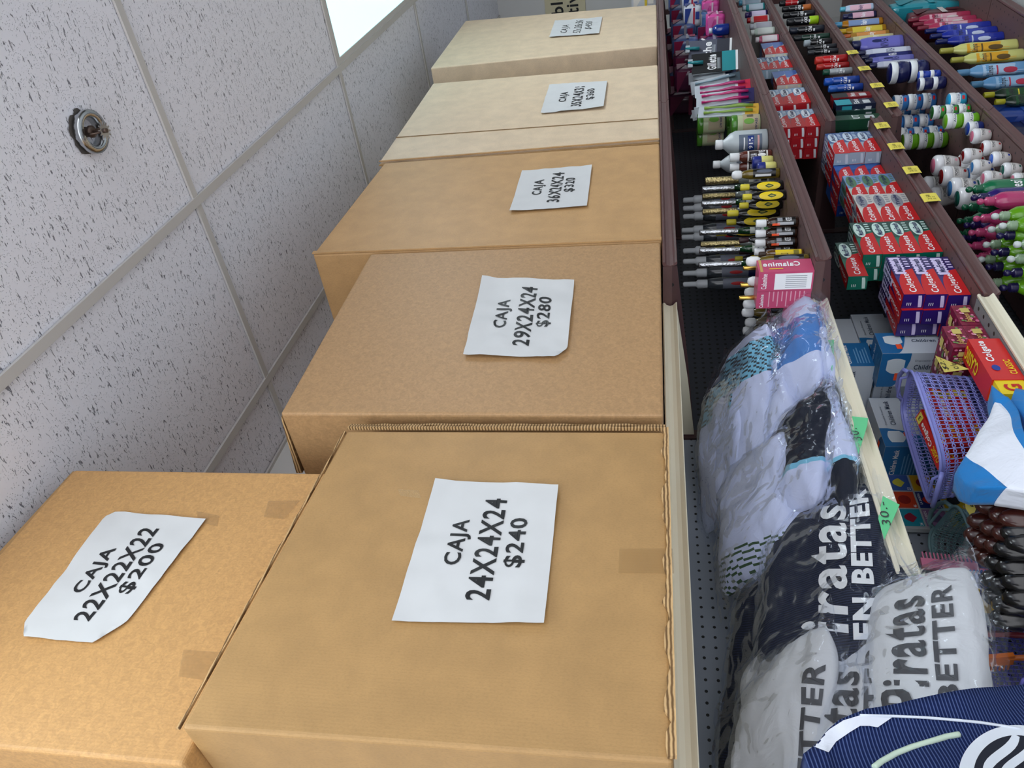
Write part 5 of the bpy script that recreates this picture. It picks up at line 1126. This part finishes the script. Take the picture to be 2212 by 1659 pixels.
bag((.66, 1.16, -.285), (.34, .26, .065), (.55, .22, .1), 14, c_navy, 'navy jersey bag wedged between the navy pile and the white bags', texts=[('BETTER', -.6, .5, FRONT - .6, FRONT - 1.1, T_W, .05, False)])
# white bags
bag(at(1690, 1590, Y=1.17), (.32, .20, .070), (.55, .22, -.10), 16, c_white, 'off-white jersey bag nearest the top shelf, lettering half hidden', texts=[('BETTER', -.7, .5, FRONT - .3, FRONT - .8, T_G, .03, False)], wr=.010)
bag(at(1800, 1600, Y=1.12), (.34, .22, .070), (.75, .22, .02), 17, c_white, 'off-white jersey bag reading Better, middle of the three white ones', texts=[('BETTER', -.55, .72, FRONT - .55, FRONT - .92, T_G, .03, False), ('Piratas', -.80, .5, FRONT - 1.0, FRONT - 1.6, T_G, .02, True)], wr=.005)
bag(at(1875, 1590, Y=1.12), (.28, .18, .045), (.7, .22, .04), 19, c_white, 'off-white jersey bag tucked low between the two lettered ones', wr=.008)
bag(at(1985, 1425, Y=1.03), (.28, .19, .080), (.80, .22, .0), 18, c_white, 'white jersey bag hanging over the cream rail with dark Better lettering', texts=[('BETTER', -.70, .60, FRONT - .80, FRONT - 1.15, T_G, .03, False), ('Piratas', -.78, .55, FRONT - 1.25, FRONT - 1.8, T_G, .02, True)], wr=.005)
# ------------------------------------------------------------------ big jersey at the bottom right, in front of the shelf
J_NAVY = cloth('ribbed_navy_jersey', '14214C', '7084BC', 85.0, axis='Z'); C_PANEL = cloth('white_jersey_panel', 'E2E6F2')
def jersey():
    # sheet over a surface given by photo outline at real depths: top edge curve, then running down out of view
    top = [((1735, 1628), .86), ((1768, 1592), .855), ((1812, 1555), .85), ((1870, 1532), .85), ((1960, 1518), .85), ((2060, 1500), .86), ((2150, 1484), .88), ((2260, 1462), .90), ((2400, 1430), .92)]
    T = [at(*p, Y=y) for p, y in top]
    org = V((T[3].x, T[3].y, T[3].z)); o = empty('folded_jersey', org, 'navy ribbed jersey with white shoulder panel and round white crest, in front of the shelf', 'jersey')
    n, mrow = 64, 40
    def P(u, v):
        f_ = u * (len(T) - 1); i = min(int(f_), len(T) - 2); t = f_ - i; t = t * t * (3 - 2 * t) * .35 + t * .65
        p = T[i].lerp(T[i + 1], t)
        bulge = sin(min(1, v * 2.2) * pi / 2)
        q = p + V((-.42 * v, -.05 * bulge + .02 * noise.noise(V((u * 4, v * 5, 2))), -.015 * v + .012 * noise.noise(V((u * 5, v * 4, 7)))))
        return q - org
    def colf(u, v):
        return J_NAVY
    mb = MB(); mb.v = [P(i / n, j / mrow) for i in range(n + 1) for j in range(mrow + 1)]
    back = [v + V((.0, .035, 0)) for v in mb.v]
    for i in range(n):
        for j in range(mrow):
            k = i * (mrow + 1) + j; mb.f.append((k, k + mrow + 1, k + mrow + 2, k + 1)); mb.m.append(mb.slot(colf((i + .5) / n, (j + .5) / mrow))); mb.sm.append(True)
    N0 = len(mb.v); mb.v += back; kb = mb.slot(J_NAVY)
    for i in range(n):
        for j in range(mrow): k = N0 + i * (mrow + 1) + j; mb.f.append((k, k + 1, k + mrow + 2, k + mrow + 1)); mb.m.append(kb); mb.sm.append(True)
    for i in range(n): a = i * (mrow + 1); mb.f.append((a, a + N0, a + N0 + mrow + 1, a + mrow + 1)); mb.m.append(kb); mb.sm.append(True)
    for j in range(mrow): mb.f.append((j, j + 1, N0 + j + 1, N0 + j)); mb.m.append(kb); mb.sm.append(True)
    g = mb.build('shirt_body', o)
    # trims and crest laid on the cloth where they are seen
    me = g.data; vs = [v.co + org for v in me.vertices][:N0]; tree = BVHTree.FromPolygons(vs, [tuple(p.vertices) for p in me.polygons if max(p.vertices) < N0])
    def hit(x, y, lift):
        d = (RIGHT * ((x - CX) / FPX) + DOWN * ((y - CY) / FPX) + FWD).normalized(); h = tree.ray_cast(V((0, 0, 0)), d)
        return (h[0] - d * lift - org) if h[0] else None
    def decal(name, outlines, m_, lift=.0016, cuts=3):
        import bmesh
        bm = bmesh.new()
        for pts in outlines:
            bm.faces.new([bm.verts.new((x, y, 0)) for x, y in pts])
        bmesh.ops.triangulate(bm, faces=bm.faces[:])
        for _ in range(2): bmesh.ops.subdivide_edges(bm, edges=bm.edges[:], cuts=cuts - 1, use_grid_fill=True)
        bad = []
        for v in bm.verts:
            h = hit(v.co.x, v.co.y, lift)
            if h is None: bad.append(v)
            else: v.co = h
        bmesh.ops.delete(bm, geom=bad, context='VERTS')
        d = bpy.data.meshes.new(name); bm.to_mesh(d); bm.free(); d.materials.append(m_); q = bpy.data.objects.new(name, d); COL.objects.link(q); q.parent = g
    PW = mat('E4EAF4', .5, name='white_crest_print'); PD = mat('0C1226', .6, name='dark_crest_print')
    decal('shoulder_panel', [[(1790, 1625), (1806, 1602), (1835, 1582), (1858, 1568), (1878, 1568), (1896, 1571), (1931, 1547), (1890, 1543), (1858, 1545), (1822, 1556), (1792, 1575), (1760, 1604), (1757, 1612)]], C_PANEL)
    def line(name, pts, w0, m_, lift=.002):
        q = [hit(x, y, lift) for x, y in pts]; q = [p for p in q if p]
        f = []
        for i in range(len(q) - 1):
            for k in range(4): f.append(q[i].lerp(q[i + 1], k / 4))
        MB().tube(f + [q[-1]], w0, m_, 6).build(name, g)
    line('white_piping', [(1858, 1545), (1931, 1547), (2000, 1550), (2070, 1556), (2120, 1561), (2165, 1568), (2205, 1574)], .0016, mat('DDE4F0', .5))
    line('mint_piping', [(1888, 1658), (1905, 1645), (1935, 1628), (1970, 1614), (2010, 1602), (2045, 1591), (2072, 1586)], .0032, mat('C9DCC8', .5, name='mint_piping'))
    def ring(cx_, cy_, rx, ry, n_=48, a0=pi, a1=2 * pi + .4): return [(cx_ + rx * cos(a0 + (a1 - a0) * i / n_), cy_ + ry * sin(a0 + (a1 - a0) * i / n_)) for i in range(n_ + 1)]
    o_, i_ = ring(2195, 1672, 124, 106), ring(2195, 1672, 92, 84)
    decal('crest', [[o_[i], o_[i + 1], i_[i + 1], i_[i]] for i in range(48)], PW, .0022)
    decal('crest_field', [[i_[i], i_[i + 1], (2195, 1690)] for i in range(48)], PD, .0018)
    def wave(x0, y0, x1, y1, hw):
        a, b_ = [], []
        for i in range(11):
            t = i / 10; x = x0 + (x1 - x0) * t + 7 * sin(t * 6.3); y = y0 + (y1 - y0) * t; h = hw * (.7 + .3 * sin(t * 3.1)); a.append((x - h, y - h * .5)); b_.append((x + h, y + h * .5))
        return [[a[i], a[i + 1], b_[i + 1], b_[i]] for i in range(10)]
    decal('crest_bars', wave(2195, 1588, 2130, 1668, 11) + wave(2232, 1602, 2165, 1680, 10) + wave(2262, 1625, 2205, 1690, 9), PW, .0026)
jersey()
# ------------------------------------------------------------------ blue and white flag pouches on the third shelf
F_BLUE = cloth('bright_blue_cloth', '1878C0'); F_WHITE = cloth('white_flag_cloth', 'E4E8F4')
def flag(polys, back, label):
    P0 = polys[0][0][0]; org = at(P0[0], P0[1], Y=P0[2]); o = empty('folded_flag', org, label, 'folded flag', 'blue and white folded flags')
    import bmesh
    mb = MB(); out = None
    for pts, m_ in polys:
        q = [at(x, y, Y=Y) - org for x, y, Y in pts]; k = len(q); b_ = [p + V((0.012, back, -.006)) for p in q]; mb.add(q + b_, [tuple(range(k)), tuple(reversed(range(k, 2 * k)))] + [(i, k + i, k + (i + 1) % k, (i + 1) % k) for i in range(k)], m_)
    g = mb.build('folded_cloth', o); bm = bmesh.new(); bm.from_mesh(g.data); bmesh.ops.triangulate(bm, faces=bm.faces[:]); bmesh.ops.subdivide_edges(bm, edges=bm.edges[:], cuts=5, use_grid_fill=True)
    bmesh.ops.remove_doubles(bm, verts=bm.verts[:], dist=.0008)
    for v in bm.verts: n = noise.noise(v.co * 9); v.co += V((.010 * n, -.018 * abs(noise.noise(v.co * 6 + V((3, 1, 2)))) , .008 * noise.noise(v.co * 11)))
    for f in bm.faces: f.smooth = True
    bm.to_mesh(g.data); bm.free()
flag([([(2149, 869, 1.0), (2116, 930, 1.01), (2084, 993, 1.02), (2104, 1010, 1.01), (2122, 1022, 1.0), (2146, 1040, .99), (2172, 1060, .98), (2330, 1075, .96), (2330, 1040, .96), (2212, 985, .965), (2190, 940, .97), (2175, 905, .985), (2160, 872, 1.0)], F_WHITE),
      ([(2084, 993, 1.02), (2070, 1018, 1.03), (2064, 1030, 1.04), (2086, 1052, 1.02), (2112, 1060, 1.0), (2172, 1058, .98), (2146, 1040, .99), (2122, 1022, 1.0), (2104, 1010, 1.01)], F_BLUE),
      ([(2149, 869, 1.0), (2160, 872, 1.0), (2175, 905, .985), (2190, 940, .97), (2212, 985, .965), (2330, 1040, .96), (2330, 985, .955), (2214, 945, .96), (2193, 898, .975), (2176, 858, .99), (2147, 842, 1.01)], F_BLUE)],
     .055, 'folded blue and white flag standing in front of the lilac basket')
flag([([(2184, 870, .99), (2199, 846, 1.0), (2330, 850, .98), (2330, 940, .96), (2216, 908, .97)], F_BLUE)], .08, 'second folded flag, plain bright blue, at the right edge')
# ------------------------------------------------------------------ price cards and tags
CARDG = mat('5FC88A', .6, name='green_card'); CARDY = mat('DCCB62', .6, name='yellow_card')
def pen(mb, pts, r, m_): return mb.tube(pts, r, m_, 5)
def card(pts, Y, mtl, texts, label, name='price_card', grp='handwritten price cards'):
    q = [at(*p, Y=Y + (dy if len(p) == 2 else 0)) for p, dy in pts]; org = sum(q, V()) / len(q); q = [p - org for p in q]
    n = (q[1] - q[0]).cross(q[2] - q[1]).normalized(); n = n if n.y < 0 else -n
    mb = MB(); k = len(q); mb.add([p for p in q] + [p - n * .0006 for p in q], [tuple(range(k)), tuple(reversed(range(k, 2 * k)))] + [(i, (i + 1) % k, k + (i + 1) % k, k + i) for i in range(k)], mtl)
    o = mb.build(name); o.location = org; tag(o, label, 'price card', grp)
    t = MB()
    for (s, o0, du, dv) in texts:
        def on(px, py):
            d = at(px, py, Y=1.0); return d * ((q[0] + org).dot(n) / d.dot(n)) - org
        O = on(*o0); U, W_ = on(*du) - O, on(*dv) - O
        t.text(s, lambda u, v: O + U * u + W_ * v + n * .0014, 0, 0, 1, 1, INK, .0, True)
    t.build('handwriting', o)
YR = YC - .013
card([((1831, 898), .012), ((1875, 903), -.01), ((1873, 919), -.01), ((1854, 981), .0)], YR, CARDG, [('30.-', (1864, 952), (1846, 915), (1846, 958))], 'green card with handwritten price on the cream rail, middle of three')
card([((1907, 1071), .004), ((1943, 1090), -.012), ((1910, 1165), .0), ((1897, 1120), .006)], YR, CARDG, [('30.-', (1926, 1136), (1914, 1083), (1908, 1141))], 'green card with handwritten price on the cream rail, nearest of three')
card([((1789, 735), .008), ((1801, 734), .0), ((1801, 763), .0), ((1797, 802), .0), ((1791, 768), .006)], YR, CARDG, [('30.-', (1799, 782), (1799, 748), (1792, 782))], 'green card with handwritten price on the cream rail, farthest of three')
card([((2020, 768), .09), ((2093, 797), .0), ((2040, 804), .02)], YC - .0, CARDY, [('$2.-', (2052, 800), (2036, 775), (2040, 800)), ('c/u', (2072, 797), (2064, 784), (2058, 799))], 'yellow card reading 2 pesos each on the lilac basket rim')
card([((2087, 1417), .0), ((2140, 1423), .0), ((2165, 1490), .0), ((2110, 1482), .0)], 1.40, CARDY, [('$6.-', (2136, 1478), (2116, 1424), (2118, 1478)), ('c/u', (2156, 1470), (2148, 1430), (2140, 1472))], 'yellow card reading 6 pesos each below the violet basket')
card([((2082, 1062), .0), ((2092, 1070), .0), ((2112, 1090), .0), ((2100, 1120), .0), ((2086, 1098), .0)], 1.22, CARDY, [('5', (2110, 1098), (2102, 1086), (2100, 1100))], 'yellow card tucked behind the brown domed bottles')
def rtag(x, y0, y1, z, lab, Yf=YC):
    m_ = MB(); vs = []
    for p_ in ((-.0085, .004), (-.0108, -.002), (-.0112, -.018), (-.0116, -.033), (-.0105, -.039)): vs += [(x - .027, Yf + p_[0], z + p_[1]), (x + .027, Yf + p_[0], z + p_[1])]
    c = V((x, Yf, z)); vs = [V(v) - c for v in vs]; k = len(vs) // 2
    m_.add(vs, [(2 * i, 2 * i + 1, 2 * i + 3, 2 * i + 2) for i in range(k - 1)], PRICEY)
    o = m_.build('shelf_price_tag'); o.location = c; tag(o, lab, 'price tag', 'yellow shelf price tags')
    t = MB(); f = lambda u, v: V((-.021 + .042 * u, -.0122, -.033 + .030 * v))
    t.text('2.50', f, .12, .5, .85, .85, mat('5A5420', .6), .0); t.text('10 12', f, .12, .12, .6, .38, mat('5A5420', .6), .0); t.build('printed_price', o)
for i, (px, py) in enumerate([(1843, 118), (1869, 153), (1895, 190), (1925, 232)]): p = at(px, py, Y=YC); rtag(p.x, 0, 0, ZD, 'yellow price tag on the deodorant shelf rail, %s from the far end' % ORD[i])
for i, (px, py) in enumerate([(1909, 277), (1939, 322), (1967, 374), (2004, 434)]): p = at(px, py, Y=YC); rtag(p.x, 0, 0, ZD2, 'yellow price tag on the toothpaste shelf rail, %s from the far end' % ORD[i])
# small stickers on bottles and boxes
# ------------------------------------------------------------------ the far end of the shop
o = empty('far_shelf_unit', (5.75, .70, FLOOR), 'far brown shelf unit past the last cardboard box', 'shelf unit')
MB().box((.0, .0, 0), (.03, .03, 2.1), BROWN_D).box((.0, .55, 0), (.03, .58, 2.1), BROWN_D).build('upright', o)
fs_ = MB()
for z in (.3, .8, 1.25, 1.66): fs_.box((0, .0, z), (.7, .6, z + .03), BROWN)
fs_.build('shelf_boards', o)
o = empty('hanging_sign', (6.3, 1.0, .55), 'cream sign with dark lettering on the far wall', 'sign')
MB().box((.28, .15, -.02), (.30, .50, .30), mat('D8CFAE', .6)).build('board', o)
t = MB(); f = lambda u, v: V((.277, .48 - .32 * u, .0 + .28 * v)); t.text('able', f, .1, .55, .8, .9, INK, .02); t.text('ctive', f, .1, .12, .9, .45, INK, .02); t.build('lettering', o)
for i, (y, z, c, nm) in enumerate([(.95, .02, 'D84030', 'red'), (1.05, .02, '2C5CB0', 'blue'), (1.16, .02, 'D8D8DC', 'white')]):
    inst('snk%d' % i, pack(c, 'F0E8E0', 'E8C840', .12, .09, .16), 'snack_bag', (5.62 + .02 * i, y, -.015), '%s snack bag beyond the farthest cardboard box' % nm, 'snack bag', 'snack bags at the far end')
